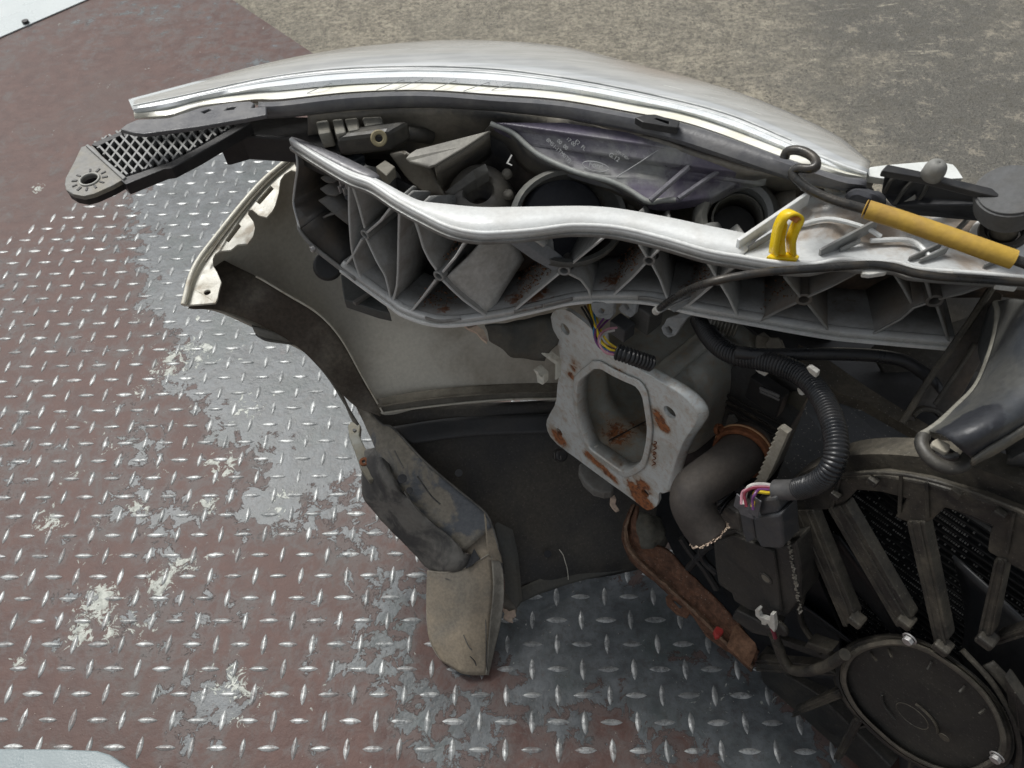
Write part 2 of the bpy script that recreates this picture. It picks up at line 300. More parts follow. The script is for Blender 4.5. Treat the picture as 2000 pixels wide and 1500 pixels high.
def plate_mat(ridge=False):
    n = NT('tread_plate_ridge' if ridge else 'painted_tread_plate')
    f = plate_fields(n); fine = n.noise(120, 6, .7); mid = n.noise(30, 6, .65)
    brown = n.mix(n.step(mid, .3, .7), (.074, .037, .031), (.122, .071, .060))
    brown = n.mix(n.math('MULTIPLY', n.step(n.noise(5, 4), .45, .7), .5), brown, (.095, .066, .058))
    grey = n.mix(n.step(mid, .3, .7), (.066, .075, .080), (.145, .160, .170))
    grey = n.mix(n.math('MULTIPLY', n.step(n.noise(9, 5, .6), .5, .68), .6), grey, (.065, .085, .082))
    g = n.step(f, .765, .785)
    edge = n.math('MULTIPLY', n.step(f, .755, .772), n.step(f, .776, .79, 1, 0))
    grey = n.mix(n.math('MULTIPLY', n.step(n.noise(95, 8, .8), .50, .60), .45), grey, (.06, .055, .052)); col = n.mix(g, brown, grey); col = n.mix(n.math('MULTIPLY', edge, .8), col, (.045, .032, .028)); col = n.mix(n.math('MULTIPLY', n.step(f, .62, .75), n.math('MULTIPLY', n.step(f, .75, .768, 1, 0), .5)), col, (.125, .118, .115))
    # dark pits and specks
    col = n.mix(n.math('MULTIPLY', n.step(n.noise(210, 4, .7), .66, .72), .55), col, (.06, .05, .045))
    col = n.mix(n.math('MULTIPLY', n.step(n.noise(48, 7, .72, .4), .60, .68), .38), col, (.10, .072, .066))
    # flakes of old white paint
    wf = n.math('ADD', n.blobs([(P(x, y, 0), r, wt) for x, y, r, wt in ((430, 1325, .05, .32), (470, 1345, .03, .28), (480, 1390, .04, .26), (180, 1190, .06, .26), (245, 1235, .06, .30), (150, 1235, .03, .26), (210, 1170, .03, .26), (340, 1110, .06, .3), (300, 1150, .05, .2), (270, 990, .03, .34), (440, 910, .05, .32),
        (410, 985, .035, .36), (90, 1015, .04, .28), (310, 720, .05, .22), (370, 690, .06, .26), (480, 800, .06, .25), (560, 980, .05, .24), (40, 1290, .03, .3), (70, 370, .03, .28), (460, 455, .07, .24), (240, 870, .3, .08), (420, 640, .2, .1), (1380, 1350, .06, .12), (150, 1120, .12, .1))]),
        n.math('ADD', n.math('MULTIPLY', n.noise(58, 9, .74, 1.2), 1.9), n.math('MULTIPLY', n.noise(20, 3, .5), .5)))
    wm = n.step(wf, 1.52, 1.565); col = n.mix(wm, col, n.mix(n.step(fine, .4, .6), (.34, .36, .325), (.52, .54, .49)))
    grime = n.math('MULTIPLY', n.step(n.noise(17, 9, .74, .5), .50, .68), .42)
    col = n.mix(grime, col, (.115, .128, .125)); col = n.mix(n.math('MULTIPLY', n.step(n.noise(70, 8, .8), .60, .68), .5), col, (.20, .20, .188))
    # fine bright scratches
    mp = n.t.nodes.new('ShaderNodeMapping'); mp.inputs['Rotation'].default_value = (0, 0, .6); mp.inputs['Scale'].default_value = (1, 7, 1); n.lk(n.pos, mp.inputs[0])
    sc = n.step(n.noise(36, 6, .8, .3, mp.outputs[0]), .70, .735)
    col = n.mix(n.math('MULTIPLY', sc, .6), col, (.36, .37, .37))
    if ridge:
        wear = n.step(n.noise(70, 7, .78), .38, .56)
        col = n.mix(wear, n.mix(.35, col, (.24, .25, .25)), n.mix(n.step(n.noise(23, 2), .35, .65), n.mix(fine, (.14, .15, .15), (.34, .35, .345)), n.mix(fine, (.26, .275, .28), (.62, .635, .62))))
        n.bump(fine, .5, .0008)
        return n.fin(col, n.step(fine, .3, .7, .2, .48), n.math('MULTIPLY', wear, .25))
    n.bump(n.math('ADD', n.math('ADD', n.math('MULTIPLY', g, -.5), n.math('MULTIPLY', wm, .5)), n.math('ADD', fine, n.math('MULTIPLY', mid, 2.))), .34, .0012)
    rg = n.mix(g, n.mix(mid, (.40,)*3, (.65,)*3), n.mix(mid, (.30,)*3, (.48,)*3))
    n.lk(n.step(g, 0, 1, .28, .36), n.b.inputs['Specular IOR Level']); return n.fin(col, rg, 0.)
ZG = -.12
mg = concrete_mat(); mp_ = plate_mat(); mr_ = plate_mat(True)
o = mesh('ground', [(-40, -40, ZG), (40, -40, ZG), (40, 60, ZG), (-40, 60, ZG)], [(0, 1, 2, 3)], mg, None, False, base=(0, 0, ZG)); tag(o, kind='structure', label='worn stained concrete yard with exposed pebbles')
e0, e1 = P(455, 0, 0), P(620, 110, 0); ed = (e1-e0).normalized()
pa = e0-ed*3; pb = e0+ed*2.4
plate_poly = [V((-3.5, -1.2, 0)), V((pb.x, -1.2, 0)), pb, pa, V((-3.5, pa.y, 0))]
plat = slab('floor', plate_poly, (0, 0, -.11), mp_, None, bevel=0, base=(0, 0, 0)); tag(plat, kind='structure', label='brown painted steel tread plate platform worn to bare metal')
# raised lozenges of the tread plate
def ridge_me(name, ln, wd, h):
    ks = 9; vs = []; top = []
    for i in range(ks):
        t = -1+2*i/(ks-1); ww = wd/2*(1-t*t)**.8; x = t*ln/2
        hh = h*(1-t**4)*random.uniform(.8, 1.05); o_ = random.uniform(-.12, .12)*ww; vs += [V((x, ww, 0)), V((x, ww*.30+o_, hh)), V((x, -ww*.30+o_, hh)), V((x, -ww, 0))]
    fs = [(i*4+k, i*4+k+1, i*4+k+5, i*4+k+4) for i in range(ks-1) for k in range(3)]
    me = D.meshes.new(name); me.from_pydata([tuple(v) for v in vs], [], fs); me.update(); me.materials.append(mr_)
    me.polygons.foreach_set('use_smooth', [True]*len(me.polygons)); return me
def projpx(p):
    v = V(p)-C0; zc = v.dot(CF); return 1000+FPX*v.dot(CR)/zc, 750-FPX*v.dot(CU)/zc, zc
pts = []
for j in range(-14, 56):
    for i in range(-44, 40):
        x = X0+i*S2*math.cos(YAW)-j*S2*math.sin(YAW); y = Y0+i*S2*math.sin(YAW)+j*S2*math.cos(YAW)
        if (V((x, y, 0))-e0).cross(ed).z < .012: continue        # past the plate's edge
        u, v_, zc = projpx((x, y, 0))
        if zc < .1 or u < -260 or u > 1900 or v_ > 1900: continue
        lim = 500-.5*u if u < 330 else (335-.25*(u-330))
        fade = max(0., min(1., (v_-lim+40)/110))
        if fade < .05: continue
        hid = (u > 1620) or (600 < u < 1600 and v_ < 760) or (u > 1360 and v_ < 1200)
        pts.append((zc, x, y, (i-j) % 2 == 0, fade, u, v_, hid))
pts.sort()
vis = [p for p in pts if not p[7] and -20 < p[5] < 2020 and -20 < p[6] < 1520]
single = set(id(p) for p in vis[:290])
rm = [ridge_me('tread_ridge', .0262, .0070, .0015), ridge_me('tread_ridge', .0266, .0075, .0013), ridge_me('tread_ridge', .0250, .0066, .0014)]
acc = Acc()
for p in pts:
    zc, x, y, hor, fade, u, v_, hid = p
    a = YAW+(0 if hor else math.pi/2)+random.uniform(-.03, .03); k = random.choice(rm); s = random.uniform(.93, 1.04)
    mt = Matrix.Translation((x, y, .0002)) @ Matrix.Rotation(a, 4, 'Z') @ Matrix.Diagonal((s, s, .35+.65*fade, 1))
    if id(p) in single:
        o = D.objects.new('tread_ridge', k); COL.objects.link(o); o.parent = plat; o.matrix_local = mt
    else:
        acc.add(([mt @ v.co for v in k.vertices], [tuple(f.vertices) for f in k.polygons]))
o = acc.out('tread_ridge_field', mr_, plat, True, recalc=False); o['kind'] = 'stuff'
# grit lying on the plate
acc = Acc()
for k in range(420):
    u, v_ = random.choice([(random.uniform(1000, 1560), random.uniform(1120, 1500)), (random.uniform(0, 900), random.uniform(450, 1500))])
    c = P(u, v_, .0006); r = random.uniform(.0003, .0009)
    acc.add(([c+V((random.uniform(-r, r), random.uniform(-r, r), random.uniform(-.2, .8)*r)) for _ in range(4)], [(0, 1, 2), (0, 2, 3), (0, 3, 1), (1, 3, 2)]))
o = acc.out('grit', M('pale_grit', (.5, .46, .38), .8), None, base=P(900, 1200, 0)); tag(o, 'pale grit and paint crumbs scattered over the tread plate', 'grit', kind='stuff')
# pale sheet at the top left corner with its bolt, and the one at the bottom left
t = T('steel_sheet', 'pale white painted sheet lying at the top left corner of the photo', 'sheet', P(60, 30, .004))
sh = slab('panel', [P(-400, 245, .0035), P(0, 72, .0035), P(180, -6, .0035), P(300, -60, .0035), P(200, -400, .0035), P(-500, -300, .0035)], (0, 0, -.0028), M('white_painted_steel', (.56, .61, .61), .3, 0, (.5, .54, .54), .3, 8, .03), t)
disc('bolt_head', P(51, 45, .0035), Z, .0085, .007, m_black, t, 12)
t = T('painted_cover', 'pale blue grey cover corner at the bottom left of the photo', 'cover', P(80, 1500, .03))
slab('cover_panel', W([(-200, 1462), (0, 1462), (120, 1463), (190, 1466), (215, 1474), (258, 1503), (330, 1570), (330, 1750), (-200, 1750)], .05), (0, 0, -.012), m_paint, t, bevel=.002)
slab('cover_skirt', W([(-200, 1490), (180, 1490), (250, 1530), (310, 1590), (310, 1740), (-200, 1740)], .038), (0, 0, -.034), m_paint, t)

# ------------------------------------------------------------------ headlamp
HL = T('headlamp', 'headlamp unit with silvery lens and dusty grey back, lying along the top', 'headlamp', P(900, 200, .5))
seam = [(263, 230), (330, 228), (394, 209), (495, 199), (550, 200), (687, 185), (825, 181), (962, 190), (1100, 201), (1250, 227), (1325, 240), (1412, 267), (1545, 315), (1640, 345), (1692, 352)]
r1 = [(262, 222), (330, 213), (394, 196), (495, 181), (550, 178), (687, 166), (825, 162), (962, 169), (1100, 180), (1250, 206), (1325, 220), (1412, 246), (1545, 299), (1640, 334), (1692, 345)]
r2 = [(260, 216), (330, 202), (400, 187), (500, 165), (600, 150), (700, 142), (825, 139), (962, 144), (1100, 161), (1250, 189), (1412, 229), (1545, 283), (1640, 322), (1692, 340)]
r3 = [(258, 209), (330, 186), (400, 166), (480, 143), (560, 123), (700, 99), (850, 89), (960, 89), (1100, 103), (1250, 140), (1400, 180), (1550, 238), (1650, 290), (1692, 332)]
def zc_(r, z, dz=0): return [(x, y, z+dz) for x, y in r]
def lensmat():
    n = NT('lamp_lens'); f = n.noise(18, 5, .6, .8)
    mp = n.t.nodes.new('ShaderNodeMapping'); mp.inputs['Scale'].default_value = (1, 9, 9); n.lk(n.pos, mp.inputs[0])
    g = n.noise(11, 5, .6, .2, mp.outputs[0])
    col = n.mix(n.step(g, .35, .65), (.50, .52, .52), (.62, .64, .64))
    col = n.mix(n.math('MULTIPLY', n.step(f, .45, .7), .5), col, (.64, .65, .64))
    amber = n.blobs([(P(1290, 160, .58), .07, .55), (P(900, 95, .56), .06, .1)])
    col = n.mix(amber, col, (.42, .27, .18))
    n.bump(n.noise(600, 2), .04, .0004)
    return n.fin(col, n.step(f, .3, .7, .12, .26), .2, .8)
def rimmat(nm, c1, c2, dots=0.):
    n = NT(nm); mp = n.t.nodes.new('ShaderNodeMapping'); mp.inputs['Scale'].default_value = (1, 6, 6); mp.inputs['Rotation'].default_value = (0, 0, .1); n.lk(n.pos, mp.inputs[0])
    g = n.noise(14, 5, .65, .3, mp.outputs[0]); col = n.mix(n.step(g, .35, .65), c1, c2)
    if dots: col = n.mix(n.math('MULTIPLY', n.step(n.voro(520), .1, .34, 1, 0), dots), col, (.45, .52, .55))
    n.bump(n.noise(900, 2), .06, .0004); return n.fin(col, .3, 0, .4)
dr = [.004, .006, .010, .014, .020, .030, .05, .06, .07, .07, .07, .07, .06, .03]
row4 = [p+V((0, -.05*d_, -d_)) for p, d_ in zip(W(zc_(r3, .572)), dr)]
row5 = [p+V((0, -.4*d_, -1.2*d_)) for p, d_ in zip(row4, dr)]
lens = loft('lens', [W(zc_(r2, .6235)), [a.lerp(b, .5)+V((0, 0, .008)) for a, b in zip(curve(W(zc_(r2, .6235)), 15), curve(W(zc_(r3, .572)), 15))], W(zc_(r3, .572)), row4, row5], lensmat(), HL, n=90, m=14, thick=.003)
loft('lens_band', [W(zc_(r1, .6215)), W([(x, y-8, .6275) for x, y in r1][:-3] + [(1600, 313, .625), (1692, 342, .622)]), W(zc_(r2, .6245))], rimmat('clear_lens_band', (.72, .76, .78), (.90, .92, .92), .6), HL, n=90, m=6, thick=.002)
loft('lens_rim', [W(zc_(seam, .619)), W([(x, y-6, .6235) for x, y in seam]), W(zc_(r1, .6225))], rimmat('cream_lens_rim', (.86, .84, .70), (.92, .92, .86)), HL, n=90, m=4, thick=.002)
tube('lens_ridge', W([(x, y-1, .6262) for x, y in r2]), .0011, rimmat('lens_ridge', (.5, .53, .53), (.85, .87, .86)), HL, 8, 90)
tube('lens_ridge', W([(x, y-10, .6245) for x, y in r2[:-2]]), .0007, rimmat('lens_ridge_thin', (.35, .37, .36), (.7, .72, .7)), HL, 8, 90)
for a, b in (((735, 176), (800, 152)), ((842, 178), (905, 152)), ((905, 178), (975, 155)), ((770, 176), (840, 150)), ((960, 176), (1010, 160)), ((600, 182), (660, 158))):
    tube('lens_flute', W([(a[0], a[1], .6245), ((a[0]+b[0])/2, (a[1]+b[1])/2-1, .6275), (b[0], b[1], .6255)]), .0003, M('flute_grey', (.40, .42, .43), .3), HL, 6, 8)
sb = [(497, 222), (550, 222), (687, 207), (825, 202), (962, 208), (1100, 223), (1137, 230), (1275, 258), (1412, 300), (1545, 342), (1640, 362), (1692, 368)]
for o_, w_ in ((.30, .0004), (.55, .0005), (.75, .0004)):
    ca, cb = curve(W(zc_(r2, .6235)), 60), curve(W(zc_(r3, .572)), 60)
    tube('inner_step', [a.lerp(b, o_)+V((0, .002, .0082-.010*abs(o_-.5))) for a, b in zip(ca, cb)][6:54], w_*1.6, D.materials['lens_ridge_thin'], HL, 6, 0)
st = [(505, 201)] + seam[4:]
loft('flange', [W([(x, y, .6245) for x, y in st]), W([(x, y+8, .6255) for x, y in st]), W(zc_(sb, .620)), [p+V((0, .003, -.005)) for p in W(zc_(sb, .619))]], m_strip, HL, n=80, m=7, thick=.0022)
slab('end_flange', W([(234, 252), (247, 242), (268, 233), (329, 230), (394, 209), (450, 200), (488, 197), (497, 201), (492, 210), (520, 207), (520, 224), (482, 231), (440, 238), (394, 246), (350, 252), (310, 257), (281, 261), (260, 259)], .6285), (0, 0, -.004), m_strip, HL,
     holes=[W([(394, 218), (408, 213), (413, 214), (399, 221)], .6285), W([(440, 215), (445, 210), (461, 208), (456, 213)], .6285)], bevel=.001)
slab('clip_tab', W([(1240, 229), (1265, 223), (1280, 223), (1328, 237), (1324, 249), (1300, 246), (1255, 238)], .631), (0, 0, -.006), m_black, HL, holes=[W([(1279, 232), (1283, 230), (1307, 237), (1306, 242)], .631)])
# back of the housing
hb = [(600, 216), (700, 212), (825, 206), (962, 212), (1100, 228), (1275, 270), (1412, 310), (1545, 350), (1640, 372)]
h1 = [(600, 262, .592), (700, 258, .588), (825, 258, .583), (962, 262, .580), (1100, 285, .588), (1275, 320, .590), (1412, 345, .588), (1545, 362, .590), (1640, 372, .592)]
h2 = [(600, 330, .535), (700, 330, .53), (825, 340, .528), (962, 345, .535), (1100, 350, .545), (1275, 380, .555), (1412, 390, .548), (1545, 385, .56), (1640, 385, .57)]
h3 = [(620, 430, .485), (700, 440, .47), (825, 460, .465), (962, 470, .465), (1100, 480, .46), (1275, 500, .468), (1412, 500, .465), (1545, 480, .47), (1640, 450, .50)]
body = loft('housing', [W(zc_(hb, .612)), W(h1), W(h2), W(h3)], m_house, HL, n=60, m=16, thick=.003, wob=.0045, wsc=26)
# flat panel with the moulded marks, in front of the well
pn = [(958, 238, .610), (1100, 238, .6125), (1230, 258, .6125), (1400, 302, .6115), (1500, 345, .604), (1470, 352, .592), (1440, 358, .588), (1390, 385, .582), (1300, 398, .580), (1266, 394, .580), (1230, 372, .583), (1192, 354, .586), (1150, 343, .588), (1110, 330, .589), (1075, 316, .590), (1055, 304, .592), (1028, 283, .596), (1000, 258, .602)]
panel = slab('reflector_housing', W(pn), (0.002, .004, -.012), m_panel, HL, bevel=.0015)
tube('panel_edge', W([(958, 241, .6085), (1000, 258, .6035), (1028, 283, .598), (1055, 304, .594), (1110, 330, .591), (1150, 343, .590), (1192, 354, .588), (1230, 372, .585), (1266, 394, .582), (1290, 392, .582), (1320, 390, .583)]), .0021, M('panel_edge_grey', (.30, .315, .30), .4, 0, (.2, .19, .16), .5, 40), HL, 10, 50)
loft('panel_wall', [W([(958, 243, .606), (1000, 262, .600), (1055, 308, .591), (1110, 333, .588), (1192, 358, .585), (1266, 398, .580)]), W([(940, 262, .575), (985, 285, .565), (1030, 335, .555), (1090, 352, .552), (1180, 376, .550), (1262, 415, .545)])], m_house, HL, n=30, m=5, thick=.002)
# moulded writing, emblem ring and a raised arrow on the panel
pc = W(pn); pn_n = ((pc[12]-pc[3]).cross(pc[0]-pc[3])).normalized()
if pn_n.dot(C0-pc[3]) < 0: pn_n = -pn_n
pn_o = W([(1160, 300, .5985)])[0]+pn_n*.0022
def onp(x, y): return PL(x, y, pn_o, pn_n)
def text(s, a, b, h, mat, parent, ex=.0002, o=None):
    """raised writing running from photo point a towards b on the panel, letters h metres high"""
    pa_, pb_ = a, b; ux = (pb_-pa_).normalized(); uz = pn_n if o is None else o; uy = uz.cross(ux).normalized()
    c = D.curves.new('moulded_text', 'FONT'); c.body = s; c.size = h; c.extrude = ex
    ob = D.objects.new('tmp', c); COL.objects.link(ob); bpy.context.view_layer.update()
    me = D.meshes.new_from_object(ob.evaluated_get(bpy.context.evaluated_depsgraph_get())); D.objects.remove(ob)
    mt = Matrix((ux, uy, uz)).transposed().to_4x4(); mt.translation = pa_; me.transform(mt)
    return fin('moulded_text', me, mat, parent, False)
text('8M51-1TM0TPJ', onp(1066, 274), onp(1112, 318), .0042, m_ptext, panel)
text('00  00', onp(1087, 276), onp(1120, 306), .0042, m_ptext, panel)
text('17 00', onp(1105, 272), onp(1138, 302), .0040, m_ptext, panel)
text('E2  PL', onp(1122, 277), onp(1150, 303), .0042, m_ptext, panel)
text('G.12', onp(1188, 304), onp(1215, 322), .0048, m_ptext, panel)
text('>PP-T40<', onp(1200, 296), onp(1240, 322), .0032, m_ptext, panel)
ecx, ecy = 1163, 325
ee = [onp(ecx+math.cos(a)*26*math.cos(.2)-math.sin(a)*9*math.sin(.2), ecy+math.cos(a)*26*math.sin(.2)+math.sin(a)*9*math.cos(.2)) for a in [i*math.pi/14 for i in range(29)]]
tube('emblem', ee, .00035, m_ptext, panel, 5, 0, False)
text('Ford', onp(1149, 325), onp(1180, 331), .0060, m_ptext, panel)
for a, b in (((1204, 346), (1253, 315)), ((1253, 315), (1305, 280)), ((1335, 330), (1362, 313)), ((1370, 322), (1388, 300))): tube('mould_line', [onp(*a), onp(*b)], .0004, m_ptext, panel, 5, 0)
for a, b, r in (((1270, 392), (1345, 326), .0022), ((1325, 388), (1420, 322), .0020)): tube('stiffening_rib', W([(a[0], a[1], .586), (b[0], b[1], .6015)]), r, M('panel_rib', (.15, .147, .165), .3), HL, 8, 6)
disc('screw_boss', W([(1412, 325, .600)])[0], pn_n, .0030, .003, m_panel, HL, 14)
# big lamp opening with its dark cap
oc = P(1112, 425, .556); ovd = (V((.25, -.62, .74))).normalized(); ou = V((1, .1, 0)); ou = (ou-ovd*ou.dot(ovd)).normalized(); ow = ovd.cross(ou)
def ell(c, r1_, r2_, n=40): return circ(c, ou, ow, r1_, n, r2_)
def rings(name, specs, mat, parent): return loft(name, [ell(oc+ovd*d, a, b) for a, b, d in specs], mat, parent, n=48, m=0, thick=.0012, closed=True)
rings('bulb_opening', [(.050, .040, .0), (.047, .037, .006), (.0445, .0345, .004), (.043, .033, -.016), (.040, .031, -.03)], M('opening_grey', (.12, .125, .12), .45, 0, (.24, .23, .19), .6, 30), HL)
disc('bulb_cap', oc-ovd*.022, ovd, .036, .012, M('blue_black_cap', (.028, .031, .042), .5, 0, (.06, .06, .06), .5, 30), HL, 36, .003)
# right hand bulb holder: outer dished ring and a pale sleeve
c2 = P(1438, 425, .565); a2 = V((-.15, -.52, .84)).normalized(); u2 = (V((1, 0, 0))-a2*a2.x).normalized(); w2 = a2.cross(u2)
loft('dished_ring', [circ(c2+a2*d, u2, w2, r) for r, d in ((.034, -.004), (.031, .006), (.027, .009), (.0235, .007), (.022, -.01), (.021, -.03))], M('dished_grey', (.15, .155, .15), .38, 0, (.30, .29, .24), .6, 24), HL, n=44, m=12, thick=.001, closed=True)
loft('bulb_sleeve', [circ(c2-V((0, 0, .0))+a2*d+u2*.001, u2, w2, r) for r, d in ((.0195, -.03), (.0195, -.002), (.0185, -.001), (.0182, -.03))], M('sleeve_grey', (.22, .215, .19), .5, 0, (.3, .28, .22), .6, 30), HL, n=40, m=0, thick=.0008, closed=True)
disc('bulb_base', c2-a2*.03, a2, .0185, .004, m_black, HL, 28)
tube('cable_boss', W([(1500, 420, .56), (1530, 400, .565), (1560, 392, .57)]), .011, m_house, HL, 12, 8)
disc('dark_sump', P(1470, 480, .47), V((0, -.4, 1)), .07, .004, m_black, HL, 24)
# dark arm from the lens end towards the bracket, grommet, fins
slab('support_arm', W([(484, 234), (540, 226), (625, 228), (665, 250), (668, 300), (610, 292), (566, 270), (470, 264), (424, 277), (455, 250)], .590), (0, 0, -.026), m_black, HL, bevel=.002)
slab('arm_web', W([(560, 276), (640, 262), (760, 300), (780, 345), (690, 345), (600, 306)], .545), (0, 0, -.03), m_black, HL, bevel=.002)
for q in (((616, 236), (640, 232), (646, 258), (622, 262)), ((648, 232), (668, 230), (676, 258), (655, 262)), ((672, 231), (698, 228), (702, 252), (680, 256)), ((706, 228), (745, 226), (748, 240), (712, 246))):
    slab('housing_lug', W(q, .6075), (0.001, .002, -.016), M('pale_lug', (.17, .168, .145), .55, 0, (.26, .24, .19), .6, 40), HL, bevel=.002)
gc = P(740, 270, .604); gd = (C0-gc).normalized()
m_hold = M('dark_holder', (.045, .044, .04), .5, 0, (.12, .11, .085), .6, 40)
box('grommet_holder', gc-gd*.012+V((-.004, 0, 0)), (.046, .022, .020), m_hold, HL, ax=(1, -.08, .1), bevel=.004)
tube('holder_neck', W([(640, 262, .585), (690, 272, .592), (800, 262, .590), (840, 268, .580)]), .0065, m_hold, HL, 10, 12)
ring('adjuster_grommet', gc-gd*.004, gd, .0068, .0030, .006, m_khaki, HL, 28, bevel=.001)
disc('grommet_hole', gc-gd*.003, gd, .0034, .001, m_black, HL, 16)
slab('mounting_fin', W([(792, 309, .600), (800, 300, .601), (812, 292, .602), (960, 254, .606), (905, 290, .601), (850, 322, .597), (838, 326, .596), (800, 316, .598)]), (0, .002, -.0035), M('pale_dusty_fin', (.25, .24, .205), .5, 0, (.16, .155, .145), .6, 30), HL, bevel=.001)
loft('fin_wall', [W([(955, 258, .603), (905, 292, .597), (850, 326, .592)]), W([(958, 300, .560), (910, 340, .548), (860, 372, .54)])], m_house, HL, n=12, m=5, thick=.003)
loft('curved_bracket', [W([(762, 300, .592), (785, 296, .593), (800, 305, .592)]), W([(775, 318, .584), (805, 310, .588), (838, 330, .586)]), W([(800, 350, .570), (830, 345, .574), (850, 350, .574)]), W([(838, 383, .560), (852, 380, .562), (872, 386, .562)])], M('brown_grey_bracket', (.11, .10, .08), .6, 0, (.2, .18, .14), .6, 30), HL, n=14, m=10, thick=.003)
slab('connector_block', W([(733, 325), (752, 312), (772, 325), (755, 343)], .590), (0, 0, -.01), M('dusty_connector', (.16, .15, .12), .6), HL, bevel=.001)
dc = P(936, 385, .548)
loft('cone_boss', [circ(dc+V((0, -.005, .0))+V((.0, .0, h)), V((1, .1, 0)), V((0, .8, .6)), r, 24) for r, h in ((.036, -.02), (.030, -.004), (.024, .008), (.016, .013), (.013, .012), (.011, .0), (.009, -.01))], m_house, HL, n=36, m=18, thick=.0015, closed=True)
slab('triangular_web', W([(948, 318, .585), (925, 330, .578), (868, 375, .562), (885, 380, .560), (930, 350, .570), (955, 335, .580)]), (0, .003, -.012), M('web_grey', (.17, .168, .15), .5, 0, (.1, .1, .1), .6, 40), HL, bevel=.001)
for x, y, z in ((990, 342, .562), (993, 382, .553), (1232, 405, .545)): disc('locating_peg', P(x, y, z), (0, -.4, .9), .0052, .006, M('peg_grey', (.25, .235, .2), .6), HL, 14, .0015, .0035)
text('L', P(987, 318, .594), P(1003, 326, .592), .012, M('mark_pale', (.42, .42, .40), .4), HL, .0004, V((0, -.5, .86)))

# mounting bracket with a diamond lattice at the lamp's outer end
BR = T('mounting_bracket', 'black lamp mounting arm with diamond lattice and round eyelet at its tip', 'bracket', P(180, 350, .59))
ZB = .603
latpoly = [(183, 283), (234, 258), (281, 264), (345, 256), (394, 248), (478, 234), (478, 238), (380, 294), (330, 320), (243, 348)]
slab('arm_floor', W(latpoly, ZB-.0055), (0, 0, -.004), m_black, BR, bevel=0)
slab('lower_rail', W([(484, 232), (490, 240), (385, 302), (335, 328), (320, 330), (245, 360), (236, 352), (243, 346), (330, 317), (380, 291), (470, 240)], ZB+.0006), (0, 0, -.0105), m_black, BR, bevel=.0008)
slab('upper_rail', W([(178, 283), (181, 279), (236, 256), (240, 262), (190, 286)], ZB+.0006), (0, 0, -.0105), m_black, BR, bevel=.0008)
from itertools import product
def clipseg(a, b, poly):
    d = (b[0]-a[0], b[1]-a[1]); ts = []
    for i in range(len(poly)):
        p, q = poly[i], poly[(i+1) % len(poly)]; e = (q[0]-p[0], q[1]-p[1]); den = d[0]*e[1]-d[1]*e[0]
        if abs(den) < 1e-9: continue
        t = ((p[0]-a[0])*e[1]-(p[1]-a[1])*e[0])/den; s = ((p[0]-a[0])*d[1]-(p[1]-a[1])*d[0])/den
        if -1e-6 <= s <= 1+1e-6: ts.append(t)
    ts.sort(); return [((a[0]+d[0]*ts[0], a[1]+d[1]*ts[0]), (a[0]+d[0]*ts[-1], a[1]+d[1]*ts[-1]))] if len(ts) > 1 and ts[-1]-ts[0] > 1e-3 else []
m_lat = M('grey_lattice', (.22, .225, .22), .45, 0, (.2, .19, .17), .4, 60)
for fam, dr in (((.58, -.81), 20.2), ((.70, .71), 20.6)):
    for k in range(-26, 30):
        cx, cy = 330+k*dr, 300
        for (a, b) in clipseg((cx-fam[0]*400, cy-fam[1]*400), (cx+fam[0]*400, cy+fam[1]*400), latpoly):
            A_, B_ = P(a[0], a[1], ZB-.0022), P(b[0], b[1], ZB-.0022)
            if (A_-B_).length < .003: continue
            box('lattice_bar', (A_+B_)/2+(V((0, 0, .0002)) if fam[1] > 0 else V((0, 0, 0))), ((A_-B_).length, .0017, .0050), m_lat, BR, ax=(B_-A_), ay=Z.cross((B_-A_).normalized()), az=Z, bevel=0)
hc = P(175, 351, ZB); hole = circ(hc, V((1, 0, 0)), V((0, 1, 0)), .0066, 24)
tip = [(169, 284), (158, 287), (152, 300), (145, 315), (136, 332), (128, 347), (126, 360), (129, 371), (142, 379), (163, 383), (184, 378), (218, 363), (241, 350), (182, 285)]
slab('eyelet_tip', W(tip, ZB), (0, 0, -.004), M('dusty_tip', (.17, .17, .16), .45, 0, (.30, .26, .18), .6, 40), BR, holes=[hole], bevel=.0006)
slab('tip_skirt', W([(x+(1.5 if x < 175 else -1), y+1) for x, y in tip], ZB-.0042), (0, 0, -.009), m_black, BR, holes=[circ(hc-V((0, 0, .0042)), V((1, 0, 0)), V((0, 1, 0)), .0062, 24)], bevel=.0008)
ring('eyelet_collar', hc-V((0, 0, .001)), Z, .0084, .0066, .0022, M('collar_grey', (.32, .32, .29), .4), BR, 28)
for k in range(11):
    a = 2.6+k*.52*1.05; rr = .0120; c_ = hc+V((math.cos(a), math.sin(a), 0))*rr
    if a > 2.6+3.6: rr = .0115
    box('tip_slot', c_+V((0, 0, .0002)), (.0042, .0019 if k % 2 else .0014, .0008), m_black, BR, ax=V((math.cos(a), math.sin(a), 0)), ay=V((-math.sin(a), math.cos(a), 0)), az=Z, bevel=0)
slab('tip_divider', W([(166, 283), (172, 281), (246, 345), (240, 350)], ZB+.002), (0, 0, -.006), m_lat, BR, bevel=.0006)
